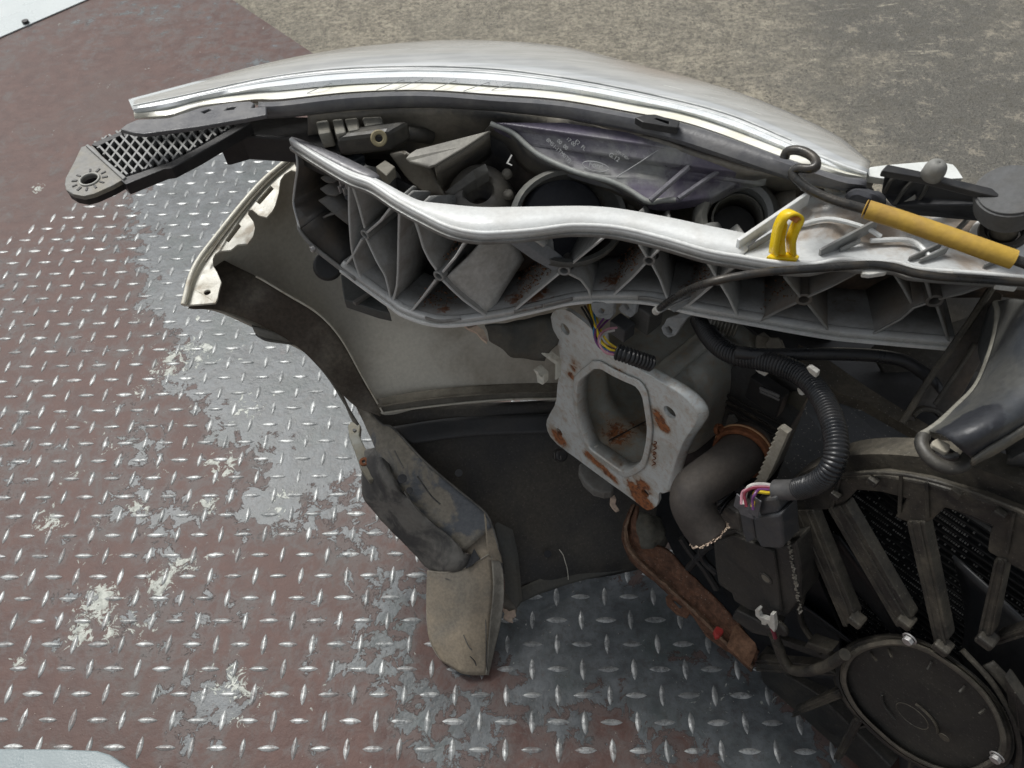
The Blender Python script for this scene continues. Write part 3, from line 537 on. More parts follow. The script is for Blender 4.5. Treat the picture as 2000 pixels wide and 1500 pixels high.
# ------------------------------------------------------------------ front carrier panel
CA = T('front_carrier', 'white ribbed plastic front carrier panel running across below the headlamp', 'carrier panel', P(1200, 500, .5))
fr = [(569, 271), (620, 304), (682, 340), (726, 357), (775, 389), (825, 416), (880, 442), (935, 453), (990, 452), (1050, 447), (1110, 439), (1165, 439), (1220, 445), (1302, 465), (1385, 489), (1450, 500), (1519, 511), (1587, 515), (1642, 505), (1697, 510), (1752, 511), (1785, 522), (1835, 527), (1920, 533), (2060, 545)]
bk = [(569, 268), (622, 300), (688, 332), (728, 345), (790, 378), (822, 392), (860, 397), (935, 404), (1000, 404), (1060, 403), (1120, 402), (1165, 403), (1215, 408), (1300, 423), (1380, 440), (1440, 452), (1480, 462)]
ZT = .597
def top_z(x): return ZT-.010
bpts = [(560, .530), (587, .525), (616, .505), (671, .478), (715, .462), (764, .452), (797, .450), (866, .452), (962, .462), (1100, .478), (1203, .487), (1440, .495), (1615, .500), (1857, .502), (2060, .505)]
byp = [(575, 400), (587, 447), (616, 482), (671, 526), (715, 559), (764, 594), (797, 616), (866, 634), (962, 625), (1040, 609), (1124, 590), (1203, 586), (1275, 590), (1357, 609), (1450, 626), (1615, 655), (1697, 664), (1857, 678)]
def interp(t, x):
    if x <= t[0][0]: return t[0][1]
    for (a, b), (c, d) in zip(t, t[1:]):
        if x <= c: return b+(d-b)*(x-a)/(c-a)
    return t[-1][1]
def facez(x, y):
    yt, yb = interp(fr, x), interp(byp, x); t = max(0, min(1.05, (y-yt)/max(1, yb-yt))); return top_z(x)+(interp(bpts, x)-top_z(x))*t
_fl = W([(575, 275, ZT), (740, 362, ZT), (880, 425, ZT), (990, 440, ZT), (1165, 440, ZT), (1400, 488, ZT), (1700, 512, ZT), (2060, 540, ZT)])
_fx = [575, 740, 880, 990, 1165, 1400, 1700, 2060]
_fn = []
for i in range(8):
    t_ = (_fl[min(7, i+1)]-_fl[max(0, i-1)]); t_.z = 0; t_.normalize(); _fn.append(V((-t_.y, t_.x, 0)))
def NL(x):
    """horizontal direction into the panel, square to its local face"""
    return V((interp([(a, b.x) for a, b in zip(_fx, _fn)], x), interp([(a, b.y) for a, b in zip(_fx, _fn)], x), 0)).normalized()
def FZ(x, y, d=0): return P(x, y, facez(x, y))+NL(x)*d
DEP = .050
def depth(x, y): return min(DEP, .012+max(0, y-interp(fr, x))*(.0011 if x < 960 else .0016))
frw = W([(x, y, ZT+.0015) for x, y in fr])
loft('top_flange', [W([(x, y, ZT+.0005) for x, y in bk]), W([(x, y-2, ZT+.0012) for x, y in fr[:-9]])], m_white, CA, n=110, m=0, thick=.0026, off=-1)
tube('flange_bead', [p-N*.0006-Z*.0004 for p in frw], .0017, m_white, CA, 10, 150)
loft('front_lip', [[p-N*.0016-Z*.0006 for p in frw], [p-N*.0016-Z*.0066 for p in frw]], m_edge, CA, n=130, thick=.0014)
loft('lip_step', [[p-N*.0014-Z*.0064 for p in frw], [p-N*.0036-Z*.0068 for p in frw], [p-N*.0036-Z*.0092 for p in frw]], m_rib, CA, n=130, thick=.0014)
flat_l = W([(569, 269, ZT+.0005), (600, 288, ZT+.0005), (640, 311, ZT+.0005), (690, 336, ZT+.0005), (730, 350, ZT)])
loft('end_shelf', [flat_l, W([(590, 275, ZT-.003), (640, 295, ZT-.003), (680, 312, ZT-.003), (728, 336, ZT-.003), (741, 345, ZT-.001)])], M('shelf_mauve_grey', (.20, .20, .215), .35, 0, (.3, .29, .27), .4, 40), CA, n=12, thick=.002)
bl = [FZ(x, y) for x, y in byp[3:]]
loft('bottom_flange', [[p+N*.003+Z*.0095 for p in bl], [p-N*.0015+Z*.0070 for p in bl], [p-N*.0018+Z*.0026 for p in bl]], m_edge, CA, n=100, thick=.0016)
loft('bottom_lip', [[p-N*.0018+Z*.0026 for p in bl], [p-N*.0042+Z*.0022 for p in bl], [p-N*.0042 for p in bl], [p-N*.001-Z*.0004 for p in bl]], m_white, CA, n=100, thick=.0012)
loft('bottom_shelf', [[FZ(x, y, .003)+Z*.009 for x, y in byp[3:]], [FZ(x, y, DEP+.004)+Z*.006 for x, y in byp[3:]]], m_rib, CA, n=80, m=4, thick=.002)
for x0, x1 in ((838, 908), (1068, 1124), (1250, 1308), (1010, 1066)):
    q = [FZ(x, interp(byp, x))-N*.0034+Z*.0045 for x in (x0, x0+(x1-x0)*.33, x0+(x1-x0)*.66, x1)]
    loft('lip_recess', [[p+Z*.0042 for p in q], q], m_rib, CA, n=8, thick=.0005)
lw = [(580, 296), (583, 324), (579, 355), (575, 387), (576, 402), (583, 430), (587, 447)]
def rib(pts, mat=m_rib, dep=DEP, th=.0022, name='rib', n=10, lin=True):
    f_ = [FZ(x, y) for x, y in pts]; k_ = dep/DEP; o_ = loft(name, [f_, [FZ(x, y, depth(x, y)*.5*k_) for x, y in pts], [FZ(x, y, depth(x, y)*k_) for x, y in pts]], mat, CA, n=n, thick=th, lin=lin)
    if name == 'rib': tube('rib_edge', [p-N*.0004 for p in f_], .00115, m_edge if pts[0][0] < 1420 else m_rib, o_, 6, 16, lin=True)  # paler tube paints the light on each rib's front edge
    return o_
rib([(574, 275)]+lw, m_rib_dark, .05, .002, 'end_wall', 16)
tube('end_wall_edge', [FZ(x, y)-N*.001 for x, y in [(572, 274)]+lw], .0011, m_edge, CA, 8, 24)
rib([(587, 447), (616, 482), (671, 526), (715, 559)], m_rib_dark, .045, .0024, 'lower_wall', 12)
loft('lower_wall_edge', [[FZ(x, y)-N*.002+Z*.006 for x, y in ((587, 447), (616, 482), (671, 526), (700, 548))], [FZ(x, y)-N*.003 for x, y in ((587, 447), (616, 482), (671, 526), (700, 548))]], m_rib, CA, n=12, thick=.002)
ribs = [[(682, 348), (683, 424), (686, 470), (689, 496), (700, 530), (715, 559)], [(684, 348), (700, 396), (713, 444)], [(716, 465), (730, 495), (737, 510), (753, 537), (760, 565), (764, 586)],
        [(716, 455), (745, 430), (770, 397)], [(708, 466), (690, 498), (671, 523)], [(781, 397), (780, 440), (779, 485), (778, 530), (776, 559), (767, 592)],
        [(806, 416), (818, 450), (828, 484), (840, 508), (853, 526)], [(924, 452), (905, 478), (891, 501), (866, 530)], [(852, 546), (825, 582), (797, 616)], [(864, 545), (885, 566), (907, 586), (935, 606), (958, 621)],
        [(1093, 533), (1040, 577), (992, 617)], [(1108, 522), (1155, 484), (1200, 447)], [(1231, 449), (1250, 478), (1263, 500)], [(1305, 470), (1287, 488), (1273, 501)],
        [(1262, 513), (1235, 542), (1205, 570), (1192, 583)], [(1274, 515), (1290, 545), (1305, 585)], [(1112, 534), (1135, 545), (1150, 565), (1156, 585)],
        [(1355, 489), (1375, 503), (1388, 520), (1398, 538)], [(1456, 508), (1430, 525), (1406, 541)], [(1398, 551), (1370, 575), (1340, 600)], [(1407, 552), (1425, 582), (1442, 620)],
        [(1678, 530), (1625, 558), (1578, 579)], [(1533, 540), (1550, 562), (1563, 578)], [(1562, 588), (1520, 607), (1480, 629)], [(1576, 590), (1600, 620), (1623, 652)],
        [(1747, 534), (1765, 562), (1780, 590)], [(1926, 556), (1880, 572), (1834, 583)], [(1818, 580), (1812, 560), (1806, 542)], [(1815, 590), (1785, 600), (1760, 622), (1697, 656)], [(1829, 594), (1845, 640), (1855, 672)]]
for i, r in enumerate(ribs): rib(r, m_rib if i < 15 else (m_rib if i < 21 else M_RD))
for (x, y), r in (((714, 457), .0048), ((858, 538), .0052), ((1102, 527), .0054), ((1268, 507), .0050), ((1402, 545), .0056), ((1570, 583), .0062), ((1825, 586), .0062)):
    c_ = FZ(x, y); ring('screw_boss', c_-NL(x)*.0016, NL(x), r, r*.6, .040, m_rib if x < 1500 else M_RD, CA, 24)
    disc('boss_floor', c_+N*.006, N, r*.62, .002, m_black, CA, 16, 0)
slab('bracket_plate', [FZ(987, 452, -.001), FZ(1003, 455, -.001), FZ(1090, 522, -.001), FZ(1083, 529, -.001), FZ(1040, 506, -.001), FZ(986, 468, -.001)], N*.012, M('plate_grey_blue', (.22, .235, .25), .35), CA, bevel=.001)
loft('white_web', [[FZ(1003, 455), FZ(1042, 468), FZ(1062, 482)], [FZ(1030, 478, .02), FZ(1055, 492, .025), FZ(1072, 500, .02)], [FZ(1060, 505, .01), FZ(1070, 512, .01), FZ(1083, 524, .0)]], m_edge, CA, n=10, m=6, thick=.002)
loft('pale_web', [[FZ(869, 545, .004), FZ(905, 520, .02), FZ(930, 500, .035)], [FZ(908, 590, .004), FZ(945, 560, .02), FZ(985, 530, .04)], [FZ(955, 618, .002), FZ(975, 600, .02), FZ(1010, 570, .04)]], M('pale_web_plastic', (.50, .50, .48), .4, 0, (.24, .22, .18), .6, 50), CA, n=10, m=8, thick=.002)
# rear wall of the cells, plus black sheets standing in for the dark inside
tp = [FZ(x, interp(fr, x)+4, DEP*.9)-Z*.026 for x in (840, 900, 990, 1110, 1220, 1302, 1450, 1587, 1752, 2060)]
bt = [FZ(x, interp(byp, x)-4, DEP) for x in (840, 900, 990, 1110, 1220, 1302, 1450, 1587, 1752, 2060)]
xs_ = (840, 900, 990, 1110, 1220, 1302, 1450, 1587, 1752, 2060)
loft('cell_roof', [[FZ(x, interp(fr, x)+5, .012)-Z*.002 for x in xs_], [p+Z*.002 for p in tp]], m_black, CA, n=50, m=4, thick=.002)  # added black sheet, painting the dark under the top flange
loft('rear_wall', [tp, bt], M('rear_wall_shade_and_dust', (.022, .022, .022), .55, 0, (.095, .062, .04), .8, 22, .25, thr=(.4, .62)), CA, n=60, m=8, thick=.002, wob=.003, wsc=40)  # base blackened for deep cell shade, with brown dust over it
loft('rear_wall', [[FZ(x, interp(fr, x)+4, .045)-Z*.03 for x in (575, 640, 700, 770, 850)], [FZ(x, interp(byp, x)-10, .045) for x in (590, 640, 700, 770, 850)]], m_black, CA, n=20, thick=.002)  # black sheet in place of the open dark behind the left cells
# connector block and shelf ribs in the end cell
slab('connector_module', [FZ(x, y, .012) for x, y in ((641, 330), (655, 338), (662, 385), (680, 402), (680, 412), (655, 405), (645, 380))], N*.02, M('module_grey', (.06, .068, .078), .25), CA, bevel=.001)
slab('connector_module', [FZ(x, y, .006) for x, y in ((660, 344), (680, 356), (681, 400), (668, 392), (662, 370))], N*.02, M('module_glossy', (.05, .055, .06), .12), CA, bevel=.001)
for q in (((617, 339), (627, 341), (637, 341)), ((613, 357), (624, 365), (637, 366)), ((612, 378), (625, 389), (642, 392)), ((609, 401), (643, 430), (679, 457)), ((618, 435), (630, 430), (641, 427))):
    f_ = [FZ(x, y, .008) for x, y in q]; loft('shelf_rib', [f_, [p+N*.03 for p in f_]], M_RD, CA, n=8, thick=.0016)
for c_ in ((660, 360), (668, 378), (659, 374), (672, 366)): box('contact_pin', FZ(c_[0], c_[1], .004), (.002, .004, .007), m_bolt, CA, bevel=.0003)
ring('pivot_ring', FZ(607, 488)+Z*.0, N, .003, .0016, .004, m_bolt, CA, 14)
disc('rubber_grommet', P(640, 520, .46), (C0-P(640, 520, .46)), .014, .01, m_black, CA, 26, .003)
slab('side_tab', W([(665, 535), (700, 545), (740, 570), (762, 612), (735, 606), (672, 585), (668, 560)], .44), (0, 0, -.012), M('dark_tab', (.045, .05, .048), .5, 0, (.1, .1, .09), .5, 50), CA, bevel=.001)
slab('side_tab_edge', W([(688, 588), (724, 566), (729, 569), (694, 592)], .444), (0, 0, -.004), M_RD, CA, bevel=.0006)
# right-hand plateau
pf = W([(1452, 499, ZT), (1519, 509, ZT), (1587, 513, ZT), (1642, 503, ZT), (1697, 508, ZT), (1752, 509, ZT), (1790, 520, ZT), (1835, 525, ZT), (1920, 531, ZT), (2060, 543, ZT)])
pm1 = W([(1452, 485, .594), (1530, 470, .590), (1600, 462, .594), (1680, 465, .590), (1760, 472, .592), (1830, 480, .590), (1900, 490, .590), (2060, 505, .59)])
pm2 = W([(1490, 450, .590), (1560, 425, .592), (1620, 415, .599), (1700, 415, .604), (1780, 440, .596), (1850, 445, .592), (1920, 455, .592), (2060, 470, .59)])
pb_ = W([(1540, 415, .594), (1582, 385, .597), (1640, 366, .604), (1720, 385, .604), (1785, 424, .598), (1900, 415, .600), (1930, 432, .598), (2060, 440, .595)])
loft('plateau', [pf, pm1, pm2, pb_], M('rust_stained_white', (.56, .58, .58), .38, 0, (.30, .22, .15), .8, 24, .08, 200, .3, thr=(.47, .68)), CA, n=50, m=20, thick=.003, off=-1)
def strip(name, pts, w_, mat, parent, h=.006, bev=.0006):
    q = [V(p) for p in pts]; a, b = q[0], q[-1]; box(name, (a+b)/2, ((b-a).length, w_, h), mat, parent, ax=(b-a), ay=Z.cross((b-a).normalized()), az=(b-a).cross(Z.cross((b-a).normalized())), bevel=bev)
strip('plateau_rib', W([(1440, 480, .600), (1578, 386, .603)]), .003, m_white, CA, .012)
strip('plateau_rib', W([(1600, 497, .597), (1712, 437, .604)]), .0022, m_rib, CA, .010)
strip('plateau_rib', W([(1460, 488, .596), (1506, 460, .596)]), .0015, m_rib, CA, .006)
strip('plateau_rib', W([(1774, 508, .597), (1838, 478, .598)]), .0016, m_rib, CA, .006)
strip('plateau_rib', W([(1795, 512, .597), (1850, 488, .597)]), .0014, m_rib, CA, .006)
strip('plateau_rib', W([(1640, 490, .596), (1680, 470, .598)]), .0014, m_rib, CA, .005)
strip('plateau_rib', W([(1862, 458, .599), (1900, 418, .603)]), .0022, m_rib, CA, .008)
strip('plateau_rib', W([(1920, 522, .597), (1955, 505, .597)]), .0014, m_rib, CA, .006)
strip('plateau_rib', W([(1985, 478, .600), (2020, 455, .602)]), .0018, m_white, CA, .008)
slab('broken_fin', W([(1608, 369, .612), (1655, 350, .622), (1661, 356, .618), (1667, 364, .614), (1655, 372, .607), (1640, 381, .603)]), (.002, .001, -.003), m_rib, CA)
slab('broken_fin', W([(1745, 407, .606), (1788, 379, .622), (1788, 395, .612), (1795, 402, .610), (1786, 410, .606), (1795, 415, .602), (1784, 419, .601)]), (.002, .001, -.003), m_rib, CA)
for pth in ([(1560, 440, .5945), (1620, 428, .601), (1690, 445, .602), (1720, 462, .598)], [(1700, 470, .596), (1760, 468, .597), (1790, 475, .597), (1815, 500, .597)], [(1660, 395, .6065), (1700, 405, .6065), (1740, 425, .604)]):
    tube('plateau_bead', W(pth), .0018, m_white, CA, 8, 24)
for q in (((1706, 511), (1730, 511), (1736, 521), (1732, 531), (1712, 534), (1699, 536), (1684, 534), (1684, 527), (1697, 524)), ((1829, 529), (1864, 528), (1862, 536), (1832, 538)), ((1948, 548), (1990, 553), (1986, 562), (1944, 557))):
    slab('cable_hook', W(q, .6085), (0, 0, -.004), m_clipw, CA, bevel=.0008)
for x, y in ((1330, 470), (1180, 443), (1000, 455), (860, 434), (1400, 492), (950, 455)):
    box('lip_notch', P(x, y, ZT-.002)-N*.003, (.012, .002, .003), m_rib, CA, ax=P(x+10, interp(fr, x+10), ZT)-P(x-10, interp(fr, x-10), ZT), bevel=.0004)
# broken mounting tabs under the carrier
m_tab = M('grey_tab', (.30, .31, .31), .4, 0, (.2, .18, .15), .5, 60)
slab('mounting_tab', W([(1154, 592, .487), (1199, 588, .487), (1197, 615, .479), (1190, 624, .476), (1178, 625, .475), (1164, 619, .477), (1155, 604, .482)]), N*.004-Z*.001, m_tab, CA, holes=[W([(1168, 607, .481), (1174, 602, .4825), (1181, 606, .481), (1178, 612, .479), (1171, 611, .4795)])])
slab('mounting_tab', W([(1217, 589, .484), (1245, 589, .484), (1240, 612, .476), (1231, 621, .473), (1212, 610, .477), (1207, 603, .479)]), N*.004-Z*.001, m_tab, CA, holes=[W([(1218, 596, .4825), (1224, 594, .4825), (1229, 602, .479), (1224, 606, .4785)])])
slab('mounting_tab', W([(1291, 640, .476), (1297, 632, .478), (1302, 622, .482), (1320, 616, .484), (1340, 604, .488), (1362, 601, .489), (1358, 612, .486), (1340, 622, .483), (1328, 640, .477), (1318, 656, .472), (1305, 660, .470), (1295, 652, .472)]), N*.004-Z*.001, m_tab, CA, holes=[W([(1300, 640, .4755), (1306, 637, .4765), (1313, 645, .474), (1311, 652, .472), (1303, 649, .473)])])
slab('tab_arm', W([(1283, 605, .500), (1290, 600, .502), (1295, 604, .501), (1366, 572, .506), (1372, 575, .504), (1316, 611, .496), (1306, 602, .498), (1292, 612, .498)]), N*.008-Z*.001, m_tab, CA)
ring('spring_sleeve', P(1378, 629, .470), N*.9+L*.35, .0085, .0055, .04, M('spring_grey', (.16, .155, .14), .4, .2), CA, 24)
corr('coil_spring', [P(1385, 624, .471), P(1440, 640, .468)], .0092, M('spring_wire', (.23, .22, .19), .35, .3), CA, .0028, .25)
box('sensor_block', P(1262, 612, .463), (.022, .02, .028), M('sensor_grey', (.10, .10, .095), .5), CA)
box('sensor_block', P(1215, 640, .458), (.018, .014, .016), M('connector_grey', (.055, .058, .062), .4), CA)
# rust coloured crumbs lying in the cells
acc = Acc()
spots_ = ((1040, 1130, 500, 575, 700), (900, 985, 590, 612, 220), (800, 850, 555, 592, 160), (860, 872, 520, 532, 30), (1150, 1240, 500, 580, 420), (1330, 1390, 530, 560, 150), (1450, 1540, 550, 590, 120), (1170, 1210, 520, 560, 130))
for x0, x1, y0, y1, k in spots_:
    for _ in range(k):
        x, y = random.uniform(x0, x1), random.uniform(y0, y1); t = (interp(byp, x)-y); d = max(.006, min(DEP-.006, t*.00055+random.uniform(-.004, .006)))
        b_ = P(x, interp(byp, x), interp(bpts, x))+Z*.0088+N*random.uniform(.008, DEP-.004); r = random.uniform(.0006, .0016)
        acc.add(([b_+V((random.uniform(-r, r), random.uniform(-r, r), random.uniform(-.2, 1)*r)) for _ in range(4)], [(0, 1, 2), (0, 2, 3), (0, 3, 1), (1, 3, 2)]))
for (a, b), cnt in ((((1093, 533), (992, 617)), 420), (((853, 547), (797, 616)), 130), (((1262, 513), (1192, 583)), 260), (((1274, 515), (1305, 585)), 60), (((1108, 535), (1156, 585)), 90), (((1398, 551), (1340, 600)), 150), (((1562, 588), (1480, 629)), 120), (((866, 530), (853, 520)), 40)):
    for _ in range(cnt):
        t = random.uniform(.02, .98); x, y = a[0]+(b[0]-a[0])*t, a[1]+(b[1]-a[1])*t; d = random.uniform(.1, .96)*depth(x, y)
        b_ = FZ(x, y, d)+Z*random.uniform(.0012, .004)*(1.6-t)-L*random.uniform(0, .002); r = random.uniform(.0007, .0017)
        acc.add(([b_+V((random.uniform(-r, r), random.uniform(-r, r), random.uniform(-.2, 1)*r)) for _ in range(4)], [(0, 1, 2), (0, 2, 3), (0, 3, 1), (1, 3, 2)]))
o = acc.out('rust_crumbs', m_debris, None, base=P(1100, 580, .47)); tag(o, 'reddish brown rust crumbs lying in the cells of the white carrier', 'debris', kind='stuff')

# ------------------------------------------------------------------ bumper cover seen from inside
BU = T('bumper_cover', 'bumper corner seen from inside, pale primer with scalloped cream edge', 'bumper', P(700, 700, .1))
A_ = [(364, 598, .42), (380, 560, .425), (412, 500, .435), (455, 442, .445), (520, 362, .455), (578, 303, .462), (700, 350, .455), (850, 420, .44), (1050, 500, .41), (1280, 560, .37)]
B_ = [(366, 602, .412), (430, 610, .385), (520, 650, .345), (600, 690, .305), (665, 742, .262), (742, 808, .215), (830, 796, .200), (960, 783, .190), (1090, 779, .184), (1290, 778, .18)]
Aw, Bw = curve(W(A_), 60), curve(W(B_), 60)
def bul(t, dz):  # bulges outwards, away from the lens
    out = []
    for a, b in zip(Aw, Bw):
        p = a.lerp(b, t); d = (p-C0).normalized(); out.append(p + d*dz)
    return out
loft('cover', [Aw, bul(.25, .028), bul(.5, .036), bul(.75, .022), Bw], m_bump, BU, n=60, m=26, thick=.003, wob=.002, wsc=14)
# rolled lower lip
lb = [(742, 808, .2155), (830, 796, .2005), (960, 783, .1905), (1090, 779, .1845), (1290, 778, .18)]
lb0 = [(735, 780, .232), (830, 764, .218), (960, 752, .206), (1090, 748, .200), (1290, 747, .196)]
lb1 = [(738, 794, .224), (830, 780, .210), (960, 768, .199), (1090, 764, .193), (1290, 763, .189)]
m_lip = M('dirty_lip', (.20, .185, .15), .5, 0, (.075, .062, .045), .7, 30)
loft('lower_lip', [W([(x, y, z+.004) for x, y, z in lb0]), W([(x, y, z+.009) for x, y, z in lb1]), W([(x, y, z+.003) for x, y, z in lb1]), W([(x, y, z+.006) for x, y, z in lb])], m_lip, BU, n=50, m=16, thick=.002)
tube('lip_bead', W([(x, y-1, z+.008) for x, y, z in lb]), .0013, m_cream, BU, 8, 50)
tube('lip_bead', W([(x, y+1, z+.012) for x, y, z in lb1]), .0010, m_lip, BU, 8, 50)
def R8(q, z): return W([(330+x/3.636, 280+y/3.636) for x, y in q], z)
def R8z(q): return [P(330+x/3.636, 280+y/3.636, z) for x, y, z in q]
edge_poly = [(905, 60), (780, 170), (640, 290), (490, 465), (350, 640), (240, 790), (180, 880), (130, 1010), (100, 1150), (220, 1142), (330, 1132), (345, 1100), (352, 1060), (372, 985), (345, 920), (315, 870), (312, 820), (330, 785), (360, 765), (440, 757), (490, 717), (560, 712), (598, 660), (612, 600), (600, 555), (562, 505), (565, 475), (590, 470), (640, 512), (695, 525), (735, 480), (755, 440), (780, 350), (786, 300), (792, 262), (820, 220), (870, 190), (915, 204)]
def ez(x, y):  # height of the cover's rear edge, higher towards the top
    return .424+(.462-.424)*max(0, min(1, (1150-y)/1090))+.003
hx = 330+272/3.636; hy = 280+1058/3.636; hcn = P(hx, hy, ez(272, 1058))
slab('scalloped_flange', R8z([(x, y, ez(x, y)) for x, y in edge_poly]), (0, 0, -.0022), m_cream, BU, holes=[R8z([(x, y, ez(x, y)) for x, y in q]) for q in (((620, 415), (722, 300), (744, 322), (646, 432)), ((400, 688), (490, 565), (512, 588), (425, 702)))]+[circ(hcn, V((1, 0, 0)), V((0, 1, .05)), .0034, 14)], bevel=.0007)
tube('rear_edge_bead', R8z([(905, 66, .468), (640, 296, .460), (350, 646, .448), (180, 886, .440), (104, 1146, .430)]), .0028, m_cream, BU, 10, 40)
tube('rear_edge_groove', R8z([(900, 100, .466), (660, 320, .458), (400, 640, .448), (260, 840, .443)]), .0010, m_lip, BU, 8, 40)
# wheel-arch return: crease with lighter edge and the brown inner flange
cre = [(500, 540, .402), (510, 545, .40), (560, 575, .382), (620, 612, .355), (665, 660, .322), (710, 740, .262), (748, 806, .221)]
out_ = [(366, 600, .420), (430, 606, .393), (520, 640, .352), (585, 680, .322), (640, 735, .285), (690, 790, .238), (742, 812, .222)]
loft('arch_flange', [W([(430, 505, .412), (510, 545, .399), (560, 575, .383), (620, 612, .357), (665, 660, .323), (710, 740, .263), (746, 806, .222)]), W([(x, y, z+.002) for x, y, z in out_])], m_archd, BU, n=40, m=8, thick=.0025, wob=.0015, wsc=30)
tube('arch_flange_edge', W([(x, y, z+.003) for x, y, z in cre]), .0011, m_cream, BU, 8, 40)
loft('arch_lip', [W([(492, 636, .36), (540, 650, .345), (590, 678, .318), (640, 735, .282), (672, 785, .245), (700, 830, .215)]), W([(500, 650, .350), (515, 662, .345), (560, 669, .330), (606, 680, .305), (655, 745, .262), (690, 822, .210)])], M('grey_arch_lip', (.20, .195, .17), .5, 0, (.08, .07, .05), .6, 30), BU, n=30, m=4, thick=.003)
tube('arch_lip_edge', W([(x, y, z) for x, y, z in ((500, 652, .350), (520, 664, .344), (560, 670, .330), (606, 682, .305), (655, 747, .262), (688, 818, .212))]), .0016, m_mudblk, BU, 8, 30)

# ------------------------------------------------------------------ undertray, wheel-arch liner with mud flap
TR_ = T('undertray', 'black plastic bumper underside, dusty, under the steel mounting flange', 'undertray', P(1050, 1000, .05))
loft('tray', [W([(715, 800, .205), (900, 790, .188), (1090, 780, .180), (1300, 778, .175)]), W([(758, 862, .172), (920, 850, .160), (1080, 842, .150), (1320, 850, .14)]), W([(850, 960, .116), (980, 970, .098), (1100, 985, .082), (1330, 1000, .08)]), W([(965, 1090, .058), (1050, 1095, .048), (1130, 1085, .042), (1300, 1070, .045)]), W([(1002, 1180, .016), (1060, 1158, .012), (1130, 1135, .010), (1270, 1105, .012)])], m_tray, TR_, n=40, m=30, thick=.003, wob=.003, wsc=18)
loft('tray_step', [W([(762, 834, .196), (900, 815, .178), (1085, 808, .170)]), W([(800, 868, .180), (920, 852, .166), (1080, 846, .157)])], M('step_dark', (.034, .036, .038), .5, 0, (.07, .06, .05), .5, 20), TR_, n=30, m=6, thick=.003)
loft('bottom_rim', [W([(1012, 1150, .030), (1060, 1128, .028), (1130, 1106, .026), (1200, 1085, .028)]), W([(1014, 1178, .019), (1060, 1157, .016), (1130, 1135, .014), (1262, 1104, .014)])], m_tray2, TR_, n=20, m=6, thick=.003)
slab('tray_upright', W([(965, 1025, .112), (995, 1040, .098), (1006, 1090, .075), (1010, 1130, .055), (1014, 1176, .032), (1008, 1190, .026), (986, 1158, .045), (984, 1110, .070)]), N*.006, m_tray2, TR_, bevel=.0008)
slab('tray_foot', W([(984, 1150, .036), (1010, 1188, .022), (1003, 1208, .016), (984, 1192, .022)]), (0, 0, -.005), m_lip, TR_)
slab('torn_foam', W([(981, 1188, .026), (990, 1190, .026), (994, 1194, .026), (1006, 1190, .024), (1008, 1202, .022), (1000, 1206, .022), (1002, 1215, .018), (992, 1212, .02), (983, 1206, .022), (986, 1198, .024)]), (0, 0, -.005), m_frag, TR_)
for x, y, z in ((1070, 1082, .056), (896, 924, .145)): disc('tray_hole', P(x, y, z), V((0, -.3, 1)), .0048, .0006, m_core, TR_, 16, 0)
tube('tray_crack', W([(1092, 1073, .056), (1100, 1084, .052), (1103, 1094, .049), (1108, 1112, .040), (1110, 1132, .022)]), .0005, m_cream, TR_, 5, 12)
m_cream_d = M('worn_flap_edge', (.36, .33, .27), .7, 0, (.2, .18, .14), .5, 60)
FLP = T('arch_liner', 'mud coated wheel arch liner and flap hanging at the left of the undertray', 'liner', P(900, 1250, .01))
le = [(690, 768, .232), (712, 812, .215), (738, 870, .190), (760, 920, .168), (800, 985, .135), (850, 1040, .112), (905, 1080, .092)]
re_ = [(700, 775, .230), (742, 826, .212), (768, 836, .205), (826, 898, .180), (895, 957, .150), (945, 998, .128), (962, 1028, .117)]
liner = loft('liner_arm', [W([(x-6, y+2, z+.001) for x, y, z in le]), W([((a[0]+b[0])/2, (a[1]+b[1])/2, (a[2]+b[2])/2+.004) for a, b in zip(le, re_)]), W(re_)], M('dusty_blue_grey_liner', (.115, .125, .135), .5, 0, (.26, .235, .185), .9, 26, .18, 220, .3, thr=(.44, .56), speck=.2), FLP, n=40, m=12, thick=.002, wob=.0008, wsc=60)
tube('liner_edge', W([(x, y, z+.001) for x, y, z in re_]+[(979, 1094, .088), (983, 1130, .070)]), .0012, m_mudblk, FLP, 8, 40)
bulge = [[(714, 880, .168), (728, 874, .178), (742, 874, .183), (756, 888, .180)], [(708, 925, .150), (728, 912, .172), (750, 916, .180), (770, 932, .172)], [(712, 975, .128), (740, 945, .162), (775, 955, .165), (810, 990, .140)], [(760, 1030, .098), (785, 1000, .132), (825, 1005, .138), (858, 1038, .118)], [(808, 1080, .072), (832, 1050, .108), (880, 1055, .116), (905, 1078, .100)], [(838, 1112, .055), (865, 1100, .090), (905, 1098, .098), (925, 1083, .094)], [(842, 1116, .052), (866, 1117, .080), (905, 1112, .088), (922, 1092, .088)]]
loft('liner_bulge', [W(r) for r in bulge], m_mudblk, FLP, n=16, m=36, thick=.002, wob=.0022, wsc=75)
loft('flap_top', [W([(905, 1078, .092), (925, 1085, .094), (938, 1093, .094)]), W([(948, 1020, .112), (966, 1050, .105), (974, 1095, .090)])], m_mudflap, FLP, n=10, m=6, thick=.002)
fl_t = [(836, 1115, .062), (866, 1118, .078), (905, 1110, .088), (936, 1094, .094), (958, 1080, .096)]
flr = [fl_t, [(834, 1160, .050), (868, 1160, .066), (910, 1156, .075), (945, 1150, .075), (962, 1148, .073)], [(835, 1215, .032), (870, 1212, .045), (910, 1210, .055), (940, 1210, .053), (956, 1208, .050)], [(842, 1255, .020), (872, 1262, .028), (905, 1266, .035), (935, 1268, .033), (952, 1266, .030)], [(866, 1292, .008), (885, 1305, .010), (905, 1315, .012), (925, 1318, .010), (948, 1318, .008)]]
